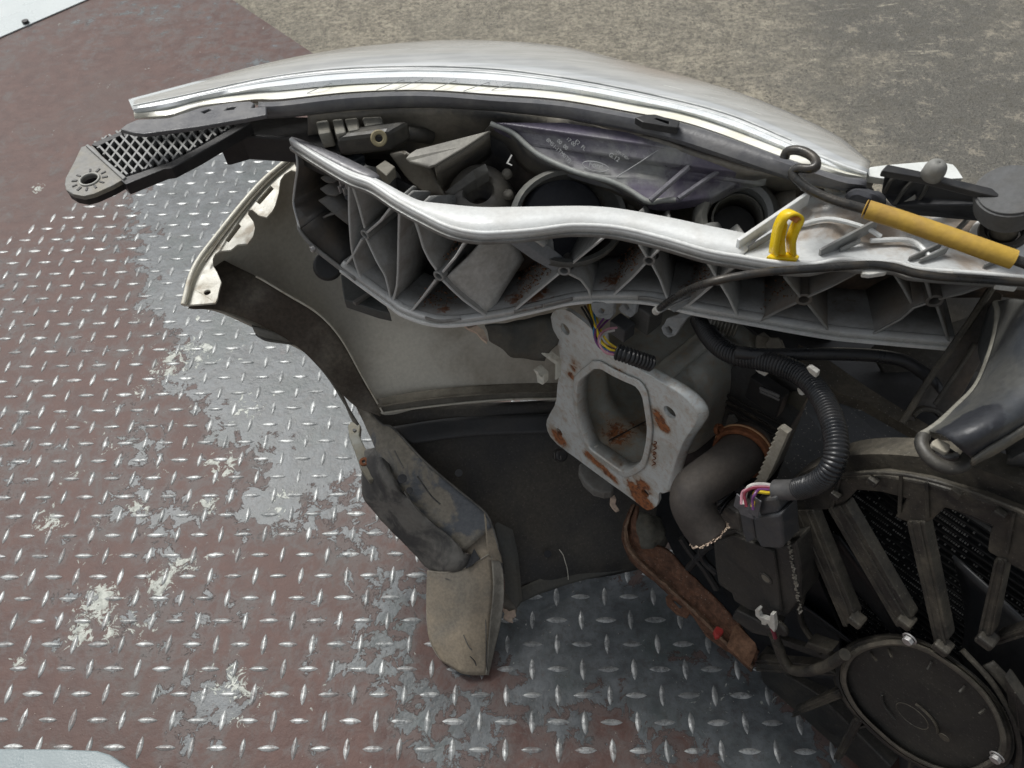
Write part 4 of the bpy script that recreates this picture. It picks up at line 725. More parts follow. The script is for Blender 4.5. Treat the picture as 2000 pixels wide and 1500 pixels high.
loft('mud_flap', [W(r) for r in flr], m_mudflap, FLP, n=24, m=24, thick=.0022, wob=.0007, wsc=80)
tube('flap_edge', W([flr[0][0], flr[1][0], flr[2][0], flr[3][0], (855, 1280, .011), flr[4][0]]), .0010, m_cream_d, FLP, 6, 30)
tube('flap_edge', W([(x, y, z+.001) for x, y, z in fl_t]), .0009, m_cream_d, FLP, 6, 20)
loft('flap_side', [W([(958, 1080, .096), (976, 1090, .088), (983, 1120, .076)]), W([(962, 1148, .073), (975, 1150, .066), (984, 1165, .058)]), W([(956, 1208, .050), (970, 1205, .042), (978, 1212, .036)]), W([(952, 1266, .030), (960, 1260, .022), (966, 1262, .016)]), W([(948, 1318, .009), (950, 1318, .007), (953, 1318, .005)])], M('pale_flap_side', (.31, .29, .245), .75, 0, (.14, .13, .11), .55, 60, .12), FLP, n=10, m=24, thick=.003)
loft('flap_shoulder', [W([(945, 998, .128), (955, 1015, .121), (962, 1028, .117)]), W([(950, 1060, .107), (968, 1062, .103), (974, 1066, .100)]), W([(955, 1085, .096), (970, 1092, .092), (981, 1100, .086)])], m_mudflap, FLP, n=8, m=6, thick=.002)
tube('flap_seam', W([(945, 1140, .0785), (948, 1200, .0555), (950, 1270, .0325), (951, 1310, .012)]), .0006, m_mudblk, FLP, 6, 20)
for q in ([(843, 1150, .052), (850, 1175, .047), (848, 1195, .044)], [(905, 1240, .050), (915, 1262, .042), (922, 1270, .038)], [(918, 1282, .033), (926, 1290, .028), (930, 1300, .022)], [(870, 1130, .078), (890, 1135, .079), (902, 1131, .082)]): tube('flap_scuff', W(q), .0007, m_mudblk, FLP, 5, 8)
for q in ([(790, 960, .170), (806, 985, .158), (828, 1010, .142)], [(770, 880, .205), (788, 915, .192)], [(815, 930, .186), (842, 968, .168), (860, 985, .160)]): tube('liner_crease', W(q), .0011, m_mudblk, FLP, 6, 12)
disc('fixing_hole', P(786, 935, .1905), (0, -.3, 1), .0055, .0006, m_core, FLP, 18, 0)
disc('fixing_hole', P(800, 958, .1825), (0, -.3, 1), .0040, .0006, m_core, FLP, 14, 0)
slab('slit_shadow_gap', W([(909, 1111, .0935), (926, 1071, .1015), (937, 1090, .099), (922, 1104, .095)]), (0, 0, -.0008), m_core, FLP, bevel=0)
slab('side_bracket', W([(679, 831), (684, 824), (697, 822), (704, 830), (702, 850), (712, 872), (727, 895), (731, 912), (730, 936), (720, 938), (704, 915), (692, 880), (682, 855)], .165), (0, 0, -.01), M('bracket_grey_green', (.12, .125, .105), .6, 0, (.25, .21, .14), .6, 40), FLP, bevel=.0014)
ring('rusty_clip', P(711, 902, .1655), (0, -.2, 1), .0058, .0022, .0016, m_rusto, FLP, 18)
disc('bracket_gap', P(692, 840, .1662), (0, 0, 1), .0022, .0005, m_core, FLP, 10, 0)
# ------------------------------------------------------------------ steel crash box with its mounting flange
fo = P(1200, 800, .36)
def FP(x, y, d=0): return PL(x, y, fo-N*d, N)
def z6(q, d=0): return [FP(1000+x/3.636, 560+y/3.636, d) for x, y in q]
rs = [(FP(x, y), r, wt) for x, y, r, wt in ((1088, 852, .016, .75), (1098, 862, .014, .4), (1118, 755, .006, .3), (1117, 735, .010, .62), (1119, 718, .008, .5), (1123, 708, .008, .4), (1206, 727, .009, .75), (1218, 735, .008, .45), (1284, 810, .010, .7), (1292, 830, .011, .85), (1300, 838, .008, .5),
    (1150, 890, .011, .8), (1168, 906, .010, .85), (1185, 922, .010, .8), (1200, 936, .009, .6), (1240, 955, .017, .85), (1258, 948, .014, .75), (1262, 985, .02, .8), (1250, 975, .016, .7), (1278, 870, .007, .45), (1276, 885, .007, .5), (1272, 900, .007, .45), (1105, 820, .007, .3), (1160, 585, .01, .1))]
def steel(nm, base, dirty, amt, st):
    n = NT(nm); f = n.noise(26, 6, .6, .4)
    col = n.mix(n.math('MULTIPLY', n.step(f, .42, .66), amt), base, dirty)
    col = n.mix(n.math('MULTIPLY', n.step(n.noise(340, 5, .7), .64, .70), .6), col, (.10, .095, .085))
    if st:
        s1 = n.math('ADD', n.blobs(st), n.math('MULTIPLY', n.math('SUBTRACT', n.noise(130, 9, .74, .4), .5), 1.9))
        halo = n.step(s1, -.12, .5); core = n.step(s1, .36, .66); dk = n.step(n.noise(210, 5, .7), .42, .62)
        col = n.mix(n.math('MULTIPLY', halo, .7), col, (.40, .27, .16)); col = n.mix(core, col, n.mix(dk, (.36, .135, .05), (.13, .055, .03)))
        n.bump(n.math('ADD', n.math('MULTIPLY', core, n.noise(260, 6, .7)), n.math('MULTIPLY', n.noise(500, 3), .12)), .7, .0012)
        return n.fin(col, n.mix(core, (.34,)*3, (.85,)*3), n.math('MULTIPLY', n.step(core, 0, 1, 1, 0), .15))
    n.bump(n.noise(300, 3), .08, .001); return n.fin(col, .36, .15)
m_flange = steel('galvanised_flange', (.70, .74, .73), (.52, .53, .49), .7, [(p, r*1.25, w_*1.15) for p, r, w_ in rs])
m_box = steel('crash_box_steel', (.42, .43, .39), (.25, .24, .20), .7, [(FP(1165, 880)+N*.03, .03, .7), (FP(1180, 900)+N*.06, .03, .5), (FP(1330, 750)+N*.1, .04, .2)])
CBX = T('crash_box', 'galvanised steel crash box with rust spotted four hole mounting flange', 'crash box', P(1200, 900, .2))
fl_out = [(275, 215), (285, 188), (305, 170), (340, 162), (380, 165), (415, 180), (450, 205), (520, 258), (590, 325), (610, 345), (612, 400), (625, 435), (660, 468), (760, 520), (900, 592), (1040, 670), (1130, 722), (1200, 768), (1255, 815), (1290, 860), (1308, 910), (1306, 950), (1285, 985), (1240, 1050), (1205, 1110), (1172, 1190), (1140, 1290), (1118, 1380), (1106, 1440), (1078, 1462), (1048, 1462), (1040, 1480), (1042, 1520), (1025, 1560), (995, 1582), (960, 1588), (930, 1570), (880, 1530), (800, 1470), (680, 1385), (550, 1290), (460, 1222), (380, 1165), (320, 1118), (275, 1070), (252, 1025), (243, 980), (248, 945), (270, 900), (300, 850), (315, 800), (322, 700), (340, 610), (345, 540), (335, 450), (305, 350), (285, 280)]
fl_win = [(590, 590), (640, 592), (720, 640), (800, 678), (872, 708), (905, 745), (925, 790), (940, 880), (957, 1000), (950, 1090), (935, 1165), (915, 1230), (895, 1255), (850, 1285), (815, 1302), (775, 1300), (700, 1248), (620, 1190), (562, 1148), (540, 1110), (510, 1030), (482, 935), (472, 840), (470, 750), (482, 680), (520, 645)]
def fhole(x, y, ax_, bx_): return circ(FP(1000+x/3.636, 560+y/3.636), L, Z, ax_, 18, bx_)
fh = [fhole(376, 303, .0062, .0068), fhole(1119, 893, .0068, .0070), fhole(335, 1031, .0048, .0054), fhole(945, 1469, .0052, .0060)]
wc_ = sum(z6(fl_win), V())/len(fl_win)
slab('mounting_flange', z6(fl_out), N*.004, m_flange, CBX, holes=[[wc_+(p-wc_)*1.03 for p in z6(fl_win)]]+fh, bevel=.0009)
wq = z6(fl_win, .0018)
wc = sum(wq, V())/len(wq)
loft('window_rim', [[wc+(p-wc)*s_-N*(d_-.0018) for p in wq] for s_, d_ in ((1.16, .0014), (1.13, .0024), (1.035, .0026), (1.02, .0014), (1.012, -.012))], steel('window_rim_steel', (.66, .69, .67), (.46, .45, .40), .5, [(FP(1200, 900), .02, .3)]), CBX, n=90, m=0, thick=.0008, closed=True, lin=True)
# flange outer edge turned back on the right
er = z6([(600, 335), (625, 445), (760, 522), (900, 594), (1040, 672), (1200, 770), (1290, 862), (1308, 930), (1285, 985), (1205, 1110), (1140, 1290), (1106, 1440), (1060, 1464)])
loft('turned_edge', [er, [p+N*.006+L*.004+Z*.002 for p in er], [p+N*.010+L*.0045+Z*.001 for p in er]], m_flange, CBX, n=50, m=7, thick=.0015)
# the box itself runs forward, its section a rounded rectangle a bit larger than the window
wl = wc.dot(L)
def sect(d, sl, sz, k=0.): 
    out = []
    for i in range(40):
        a = 2*math.pi*i/40; c_, s_ = math.cos(a), math.sin(a); e = .55
        x = math.copysign(abs(c_)**e, c_)*sl; y = math.copysign(abs(s_)**e, s_)*sz
        y += k*math.sin(3*a)*.5
        out.append(wc+N*d+L*x+Z*y)
    return out
loft('box_shell', [sect(.004, .062, .078), sect(.03, .064, .078, .002), sect(.05, .058, .074), (sect(.065, .064, .078)), sect(.10, .064, .078, .003), sect(.115, .058, .073), sect(.13, .064, .077), sect(.175, .060, .072)], m_box, CBX, n=60, m=40, thick=.0022, closed=True)
slab('inner_baffle', [p for p in sect(.15, .058, .070)], N*.002, m_box, CBX)
loft('top_bead', [[wc+N*.01+L*.02+Z*.080, wc+N*.16+L*.02+Z*.078], [wc+N*.01+L*.03+Z*.085, wc+N*.16+L*.03+Z*.083], [wc+N*.01+L*.04+Z*.080, wc+N*.16+L*.04+Z*.078]], m_box, CBX, n=12, m=10, thick=.001)
tube('weld_seam', [wc+N*.02-L*.02-Z*.074, wc+N*.06-L*.01-Z*.073, wc+N*.145+L*.01-Z*.070], .0008, M('seam_dark', (.04, .035, .03), .8), CBX, 6, 12)
tube('weld_seam', [wc+N*.145-L*.03+Z*.05, wc+N*.145-L*.028-Z*.0, wc+N*.145-L*.02-Z*.02], .0010, M('seam_dark2', (.04, .035, .03), .8), CBX, 6, 12)
tube('weld_seam', [wc+N*.146-L*.01-Z*.02, wc+N*.146+L*.02-Z*.035, wc+N*.146+L*.05-Z*.05], .0012, M('seam_dark3', (.05, .045, .04), .8), CBX, 6, 12)
# stamped number, rust picked out
for k in range(5): tube('stamped_digit', [FP(1278-k*.6, 862+k*10, .0005), FP(1283-k*.6, 865+k*10, .0006), FP(1276-k*.6, 869+k*10, .0005)], .0005, m_rusto, CBX, 5, 6)
# bits behind the flange
m_washer = M('grey_rubber_stopper', (.17, .168, .155), .6, 0, (.10, .09, .075), .6, 50)
t = T('rubber_stopper', 'grey rubber stopper behind the lower edge of the steel flange', 'stopper', P(1160, 945, .2))
slab('stopper_body', W([(1131, 905), (1140, 903), (1165, 915), (1190, 935), (1200, 950), (1198, 960), (1180, 963), (1160, 958), (1140, 940), (1130, 920)], .205), (0, 0, -.014), m_washer, t, bevel=.003)
slab('stopper_seat', W([(1140, 935), (1165, 950), (1190, 962), (1185, 968), (1160, 962), (1143, 950)], .193), (0, 0, -.008), m_blackd, t, bevel=.002)
t = T('fir_tree_clip', 'small black ribbed plug below the flange rusty left corner', 'plug', P(1092, 890, .2))
disc('plug_body', P(1090, 888, .205), V((.3, -.5, .6)), .0075, .012, m_black, t, 16, .002)
for k in range(4): box('plug_rib', P(1083+k*4, 890+k*.8, .213), (.0009, .006, .002), M_RD, t, ax=(1, 0, 0), ay=(0, 1, .4), bevel=0)
o = slab('torn_clip', W([(1192, 972, .16), (1200, 966, .16), (1204, 975, .16), (1202, 984, .155), (1210, 996, .15), (1203, 999, .15), (1196, 992, .152), (1191, 984, .155)]), (0, 0, -.003), m_frag, None); tag(o, 'torn pale scrap of plastic hanging beside the lower tip of the steel flange', 'scrap')
o = slab('bent_bracket', W([(1026, 636, .40), (1031, 636, .40), (1046, 654, .398), (1068, 668, .396), (1067, 682, .392), (1064, 688, .39), (1089, 707, .386), (1087, 742, .38), (1083, 742, .38), (1084, 712, .384), (1060, 694, .388), (1050, 684, .39), (1044, 668, .394)]), N*.006, m_cream, None, bevel=.0006); tag(o, 'small cream painted bent metal bracket left of the flange upper corner', 'bracket')
o = slab('spring_clip', W([(1041, 722, .37), (1049, 718, .37), (1063, 732, .366), (1063, 748, .36), (1060, 752, .358), (1049, 747, .36), (1047, 731, .365)]), N*.006, m_cream, None, holes=[W([(1051, 727, .368), (1059, 734, .366), (1059, 738, .364), (1051, 732, .366)])], bevel=.0005); tag(o, 'cream spring clip with a slot, below the bent bracket', 'clip')
o = loft('torn_liner_scrap', [W([(945, 634, .42), (990, 630, .42), (1050, 618, .42), (1085, 612, .42)]), W([(952, 650, .41), (1000, 655, .41), (1048, 665, .40), (1092, 668, .40)]), W([(958, 664, .402), (985, 680, .398), (1005, 695, .39), (1062, 705, .38)])], M('torn_liner', (.06, .062, .055), .6, 0, (.14, .12, .09), .6, 40), None, n=20, m=8, thick=.002, wob=.003, wsc=60); tag(o, 'torn dark plastic liner scrap below the lower edge of the white carrier', 'liner scrap')
o = slab('ragged_tab', W([(905, 634, .44), (925, 630, .44), (932, 636, .44), (945, 645, .435), (952, 662, .43), (950, 668, .43), (940, 660, .432), (930, 648, .436), (915, 642, .44)]), (0, 0, -.003), m_frag, None, bevel=0); tag(o, 'ragged cream tab broken off under the carrier lower edge', 'tab')

# ------------------------------------------------------------------ wiring
WB = T('wire_bundle', 'loose coloured wires entering a short corrugated sleeve over the flange corner', 'wires', P(1190, 660, .45))
wz = .478
for i, (c_, q) in enumerate((('yellow', [(1152, 592), (1158, 625), (1166, 645), (1172, 665), (1190, 682), (1208, 686)]), ('blue', [(1160, 604), (1162, 630), (1160, 650), (1168, 672), (1188, 686), (1206, 690)]), ('amber', [(1148, 595), (1156, 628), (1165, 652), (1176, 668), (1192, 678), (1210, 682)]),
    ('purple', [(1195, 618), (1180, 632), (1168, 648), (1168, 668), (1180, 684), (1200, 690)]), ('pink', [(1205, 640), (1186, 643), (1172, 654), (1170, 670), (1182, 688), (1202, 694)]), ('white', [(1200, 645), (1182, 650), (1172, 662), (1173, 678), (1188, 690), (1204, 692)]),
    ('black', [(1136, 600), (1148, 620), (1158, 640), (1164, 660), (1176, 678), (1204, 688)]), ('yellow', [(1162, 612), (1170, 636), (1178, 655), (1190, 670), (1208, 682)]), ('purple', [(1190, 612), (1176, 626), (1164, 645), (1163, 664), (1176, 682), (1204, 692)]), ('black', [(1142, 598), (1150, 612), (1160, 634), (1168, 650), (1180, 672), (1206, 686)]))):
    tube('wire', W([(x, y, wz-.002*abs(k-2)-.0012*(i % 4)) for k, (x, y) in enumerate(q)]), .00105, WIRE[c_], WB, 8, 30)
corr('corrugated_sleeve', W([(1204, 687, .474), (1225, 694, .474), (1248, 702, .470), (1274, 711, .464)]), .0072, m_loom, WB, .0030, .16)
HA = T('wiring_harness', 'thick black corrugated wiring loom curving down to the fan connector', 'wiring harness', P(1600, 800, .45))
hp = [(1366, 622, .462), (1385, 655, .468), (1410, 680, .475), (1440, 694, .480), (1480, 702, .486), (1520, 712, .492), (1560, 730, .496), (1592, 758, .500), (1615, 795, .504), (1630, 840, .506), (1633, 885, .503), (1620, 920, .492), (1595, 943, .472), (1560, 955, .450)]
corr('loom', W(hp), .0088, m_loom, HA, .0027, .11, 20)
tube('tape_wrap', W([(1562, 955, .451), (1540, 957, .443), (1514, 957, .436)]), .0082, M('grey_tape', (.07, .072, .075), .35, 0, (.12, .11, .10), .5, 60), HA, 18, 14)
for i, (c_, q) in enumerate((('white', [(1516, 950), (1490, 946), (1468, 948), (1458, 958), (1452, 985)]), ('maroon', [(1516, 955), (1488, 953), (1466, 955), (1454, 966), (1458, 990)]), ('yellow', [(1516, 962), (1496, 962), (1482, 960), (1474, 964), (1470, 990)]), ('purple', [(1512, 958), (1484, 956), (1474, 966), (1470, 978), (1471, 995)]), ('pink', [(1514, 953), (1480, 951), (1462, 956), (1450, 962), (1448, 985)]))):
    tube('wire', W([(x, y, .436+(.0015*(i % 2))-.006*max(0, k-2)) for k, (x, y) in enumerate(q)]), .0016 if c_ in ('white', 'yellow') else .0012, WIRE[c_], HA, 8, 24)
CB = T('smooth_cable', 'smooth black cable running right from the corrugated loom', 'cable', P(1600, 690, .49))
tube('cable', W([(1436, 688, .490), (1500, 693, .492), (1600, 691, .492), (1700, 694, .490), (1760, 703, .487), (1795, 722, .482), (1822, 745, .476), (1850, 790, .46)]), .0052, m_loom, CB, 14, 60)
CC = T('release_cable', 'thin black cable clipped along the front edge of the white carrier', 'cable', P(1500, 540, .6))
tube('cable', W([(1286, 604, .520), (1310, 586, .540), (1345, 566, .575), (1385, 552, .600), (1440, 540, .607), (1500, 531, .609), (1580, 525, .610), (1660, 519, .611), (1705, 517, .611), (1745, 522, .611), (1790, 534, .611), (1840, 541, .611), (1920, 546, .611), (2060, 556, .611)]), .0028, m_rod, CC, 12, 90)
tube('cable_end', W([(1281, 608, .516), (1287, 603, .522)]), .0034, m_clipw, CC, 12, 4)

# ------------------------------------------------------------------ bonnet prop, clip, buffer
PR = T('bonnet_prop', 'hooked black bonnet prop rod with a long yellow foam sleeve', 'prop rod', P(1800, 450, .63))
tube('rod', W([(2080, 545, .630), (2000, 514, .632), (1900, 478, .634), (1800, 444, .636), (1686, 408, .637), (1642, 396, .637), (1604, 382, .637), (1575, 366, .638), (1553, 348, .640), (1548, 336, .642), (1560, 329, .645), (1582, 330, .648), (1594, 324, .650), (1590, 309, .650), (1572, 297, .650), (1552, 293, .648), (1537, 297, .645), (1532, 309, .641)]), .0033, m_rod, PR, 14, 120)
tube('sleeve', W([(1693, 409, .637), (1760, 430, .636), (1850, 461, .635), (1920, 486, .634), (1980, 507, .632)]), .0062, m_yel, PR, 24, 16)
ring('sleeve_end', P(1691, 408, .637), (P(1691, 408, .637)-P(1720, 417, .637)), .0061, .0034, .0008, m_yel, PR, 20)
YC = T('yellow_clip', 'bright yellow plastic prop clip standing on the carrier edge', 'clip', P(1533, 500, .597))
YCu = V((1, -.15, 0)).normalized()
slab('clip_foot', W([(1497, 500, .600), (1506, 494, .600), (1520, 490, .600), (1555, 494, .600), (1562, 500, .600), (1556, 507, .600), (1530, 505, .600), (1510, 503, .600)]), (0, 0, -.003), m_yclip, YC, bevel=.0008)
lo = [(1511, 497, .600), (1513, 480, .608), (1520, 445, .622), (1530, 424, .631), (1540, 416, .634), (1551, 415, .634), (1559, 420, .632), (1561, 428, .629), (1555, 441, .625), (1549, 455, .619), (1545, 470, .613), (1546, 496, .601)]
pl = W(lo)
def band(name, pts, w_, th, mat, parent, n=40, ax=None):
    q = curve(pts, n); a = ax or V((.35, -.9, .25)).normalized(); loft(name, [[p-a*w_/2 for p in q], [p+a*w_/2 for p in q]], mat, parent, n=n, thick=th, off=0)
band('clip_loop', pl, .0085, .0019, m_yclip, YC)
slab('clip_post', W([(1514, 497, .601), (1516, 470, .611), (1522, 442, .622), (1532, 432, .627), (1540, 440, .625), (1534, 468, .613), (1536, 500, .601)]), V((.0, .004, .0)), m_yclip, YC, bevel=.0008)
band('clip_jaw', W([(1548, 432, .628), (1556, 424, .631), (1562, 428, .629), (1558, 440, .624), (1549, 450, .620)]), .006, .002, M('orange_rubber_pad', (.55, .22, .06), .5), YC, 14)
BS = T('bump_stop', 'dark grey rubber bonnet stop on a threaded stem at the right edge', 'bump stop', P(1950, 470, .60))
bc = P(1960, 458, .598); bx = (P(1975, 375, .640)-bc).normalized()
def stack(name, specs, mat, parent, c_=bc, ax=bx, n=36):
    u = ax.orthogonal().normalized(); v = ax.cross(u); loft(name, [circ(c_+ax*d, u, v, max(r, .0002), 24) for r, d in specs], mat, parent, n=n, thick=.0006, closed=True)
disc('cap_top', bc+bx*.0465, bx, .0203, .0012, m_buf, BS, 40, .0006)
stack('cap', [(.0195, .0465), (.0212, .0455), (.0215, .0430), (.0205, .030), (.0190, .027), (.012, .0255), (.009, .025)], m_buf, BS)
stack('stem', [(.0085, .0255), (.0080, .014), (.0086, .012), (.0080, .009), (.0086, .006), (.0085, .001)], M('stem_dark', (.07, .065, .055), .6, 0, (.2, .17, .12), .6, 60), BS)
stack('collar', [(.0155, .002), (.0160, .004), (.0150, .0062), (.0125, .0066), (.0110, .0045), (.0105, -.002)], m_blackd, BS)
stack('seat', [(.0225, -.004), (.0200, .0005), (.0160, .0022), (.0150, .001)], m_white, BS)
# ------------------------------------------------------------------ black trim beam and reflector at the upper right
TB = T('trim_beam', 'black plastic bonnet lock housing with a flat top rail, right of the lamp', 'housing', P(1820, 370, .6))
slab('top_rail', W([(1721, 333), (1733, 320), (1800, 334), (1926, 364), (1960, 372), (1950, 384), (1917, 377), (1800, 347)], .640), (0, 0, -.005), m_black, TB, bevel=.001)
slab('front_wall', W([(1729, 338, .632), (1810, 353, .632), (1917, 380, .632), (1990, 400, .632), (1990, 440, .607), (1900, 416, .607), (1795, 422, .605), (1742, 402, .610), (1722, 378, .612)]), (0.003, .006, -.003), m_core, TB, bevel=.001)
for q in (((1727, 376, .615), (1740, 352, .628), (1752, 345, .631)), ((1748, 398, .612), (1768, 368, .624), (1785, 352, .631)), ((1790, 398, .612), (1805, 375, .624), (1812, 358, .630))): tube('wall_rib', W(q), .0014, m_blackd, TB, 6, 8)
slab('rear_rail', W([(1926, 350), (1940, 332), (1990, 340), (2080, 358), (2080, 380), (1990, 362), (1935, 355)], .628), (0, 0, -.006), m_black, TB, bevel=.001)
RF = T('reflector', 'white reflector plate with a grey domed bolt, right of the lamp tip', 'reflector', P(1780, 330, .6))
slab('reflector_plate', W([(1691, 334), (1700, 326), (1730, 322), (1790, 317), (1828, 314), (1862, 321), (1870, 330), (1882, 348), (1800, 352), (1720, 348), (1698, 344)], .618), (0, .002, -.007), m_refl, RF, bevel=.002)
stack('domed_bolt', [(.0068, -.004), (.0068, .002), (.0060, .0055), (.0038, .0080), (.0004, .0090)], M('grey_dome', (.20, .20, .185), .5), RF, P(1824, 335, .646), V((0, -.25, 1)).normalized(), 24)
LU = T('foam_pad', 'crumpled black foam lump under the prop rod', 'foam', P(1690, 385, .6))
loft('lump', [W(r) for r in ([(1655, 377, .612), (1668, 368, .616), (1690, 372, .617), (1712, 378, .616), (1724, 390, .613)], [(1654, 382, .616), (1672, 378, .622), (1692, 380, .623), (1712, 386, .621), (1726, 398, .614)], [(1658, 388, .612), (1674, 390, .616), (1692, 394, .617), (1708, 400, .614), (1726, 406, .609)])], M('dark_blue_foam', (.035, .038, .048), .85, 0, (.07, .07, .07), .5, 60, .2, 200, .4), LU, n=24, m=12, thick=.004, wob=.0015, wsc=120)
o = slab('torn_lens_flake', W([(1679, 338, .612), (1684, 342, .612), (1693, 350, .610), (1706, 358, .606), (1702, 364, .604), (1707, 370, .602), (1700, 372, .602), (1694, 376, .602), (1688, 364, .606), (1682, 350, .610)]), (0, 0, -.002), M('flake_grey', (.25, .245, .23), .4), None, bevel=0); tag(o, 'torn grey flake of plastic at the right tip of the headlamp', 'flake')

# ------------------------------------------------------------------ cooling fan pack
CF_ = T('cooling_fan', 'dust coated radiator fan with shroud ring, struts and round motor cover', 'radiator fan', P(1790, 1480, 0))
go = P(1790, 1390, .2)
def G(x, y, d=0): return PL(x, y, go-N*d, N)
def GS(q, d=0): return [G(x, y, d) for x, y in q]
outer_ring = curve([(p[0], p[1], 0) for p in ((1522, 960), (1560, 928), (1615, 902), (1659, 890), (1720, 887), (1800, 893), (1880, 908), (1950, 930), (2060, 975))], 40)
slab('outer_shroud', GS([(p.x, p.y) for p in outer_ring]+[(2060, 1050), (2000, 1010), (1917, 976), (1807, 943), (1725, 929), (1642, 935), (1568, 965), (1545, 985)], .012), N*.02, m_fan, CF_, bevel=.0015)
slab('shroud_ring', GS([(1535, 990), (1568, 965), (1642, 934), (1725, 928), (1807, 942), (1917, 975), (2000, 1008), (2060, 1040), (2060, 1150), (2000, 1118), (1927, 1077), (1931, 1045), (1938, 1027), (1900, 1010), (1844, 993), (1818, 1018), (1803, 1026), (1775, 1022), (1746, 1011), (1769, 975), (1720, 962), (1673, 958), (1660, 972), (1645, 986), (1615, 997), (1575, 997), (1545, 1003)], .020), N*.012, m_fan, CF_, bevel=.002)
for q in ([(1543, 965), (1600, 940), (1680, 924), (1760, 926), (1850, 946), (1960, 985), (2050, 1025)],): tube('ring_bead', GS(q, .022), .0016, m_fan, CF_, 8, 60)
for q in ((1760, 925, 1757, 1000), (1810, 943, 1812, 1010), (1640, 935, 1625, 990), (1980, 1000, 1965, 1080)): tube('ring_rib', GS([(q[0], q[1]), (q[2], q[3])], .021), .0014, m_fan, CF_, 6, 4)
def strut(q, d0=.022, d1=.030, dep=.010, name='strut'):
    a = [G(q[0][0], q[0][1], d0), G(q[1][0], q[1][1], d0), G(q[2][0], q[2][1], d1), G(q[3][0], q[3][1], d1)]; o_ = slab(name, a, N*dep, m_fan, CF_, bevel=.0018)
    tube('strut_ridge', [a[0].lerp(a[1], .72)-N*.0003, a[3].lerp(a[2], .72)-N*.0003], .0011, m_fan, o_, 6, 4); tube('strut_ridge', [a[0].lerp(a[1], .25)-N*.0001, a[3].lerp(a[2], .25)-N*.0001], .0008, m_fan, o_, 6, 4)
for q in (((1549, 999), (1587, 997), (1672, 1206), (1648, 1228)), ((1615, 993), (1651, 984), (1782, 1208), (1752, 1228)), ((1770, 1018), (1805, 1020), (1853, 1250), (1827, 1268)), ((1942, 1092), (1966, 1096), (1937, 1243), (1906, 1250)),
          ((1475, 1312), (1478, 1288), (1592, 1298), (1640, 1322)), ((1546, 1404), (1550, 1386), (1638, 1346), (1642, 1366)), ((1626, 1481), (1640, 1487), (1684, 1410), (1664, 1404)), ((1972, 1410), (2050, 1500), (2050, 1450), (1960, 1320)), ((1940, 1245), (1945, 1262), (2060, 1228), (2060, 1205))): strut(q)
for c_ in ((1674, 1210), (1770, 1212), (1842, 1262), (1928, 1248), (1600, 1262)):
    box('strut_foot', G(c_[0], c_[1], .030), (.012, .012, .009), m_fan, CF_, bevel=.002)
hub_o = [(1640, 1330), (1644, 1295), (1662, 1270), (1697, 1254), (1752, 1248), (1807, 1262), (1862, 1296), (1915, 1340), (1950, 1388), (1968, 1440), (1962, 1478), (1935, 1498), (1890, 1515), (1830, 1505), (1760, 1470), (1700, 1420), (1662, 1378)]
def hubring(sc_, d):
    q = [(1800+(x-1800)*sc_, 1388+(y-1388)*sc_, 0) for x, y in hub_o]; return [G(p.x, p.y, d) for p in curve(q, 48, closed=True)]
loft('hub_rim', [hubring(1.07, -.002), hubring(1.05, .022), hubring(1.02, .030), hubring(.99, .030), hubring(.97, .024)], m_fan, CF_, n=60, m=14, thick=.001, closed=True)
slab('motor_cover', hubring(.955, .030), N*.006, m_hub, CF_, bevel=.002)
loft('cover_band', [hubring(.99, .026), hubring(.975, .0345), hubring(.93, .0355), hubring(.915, .031)], M('worn_cover_edge', (.075, .072, .06), .6, 0, DUST, .5, 40, .2, dust=.3), CF_, n=60, m=10, thick=.001, closed=True)
mc_ = G(1782, 1398, .032)
tube('motor_boss_ridge', [mc_+L*(.022*math.cos(a))+Z*(.022*math.sin(a)) for a in [(.2+i*.1)*1.0 for i in range(17)]], .0012, m_fan, CF_, 6, 0)
tube('motor_boss_ridge', [mc_+L*(.028*math.cos(a))+Z*(.028*math.sin(a)) for a in [(3.4+i*.1) for i in range(12)]], .0012, m_hub, CF_, 6, 0)
for k in range(9):
    a = 2.35-k*.52; u_ = L*math.cos(a)+Z*math.sin(a); c_ = G(1800, 1388, .018)+u_*.098
    if k in (5, 6, 7, 8): box('cooling_rib', c_-u_*.004, (.020, .003, .016), m_fan, CF_, ax=u_, ay=N.cross(u_), az=N, bevel=.0008)
for q in ([(1880, 1270), (1935, 1330), (1972, 1392), (1990, 1450), (1985, 1500), (1960, 1540)],): tube('hub_guard', GS(q, .024), .0022, m_fan, CF_, 8, 40)
for q in ([(1919, 1300), (1960, 1345), (1990, 1400), (2010, 1450)],): loft('spoke_guard', [GS(q, .02), GS([(x+22, y-10) for x, y in q], .014)], m_fan, CF_, n=20, m=4, thick=.002)
for x, y, d in ((1776, 1248, .045), (1947, 1479, .045)):
    c_ = G(x, y, d); disc('bolt', c_, -N, .0042, .004, m_bolt, CF_, 6, .0006); ring('bolt_flange', c_+N*.001, -N, .0056, .0040, .0012, m_bolt, CF_, 20)
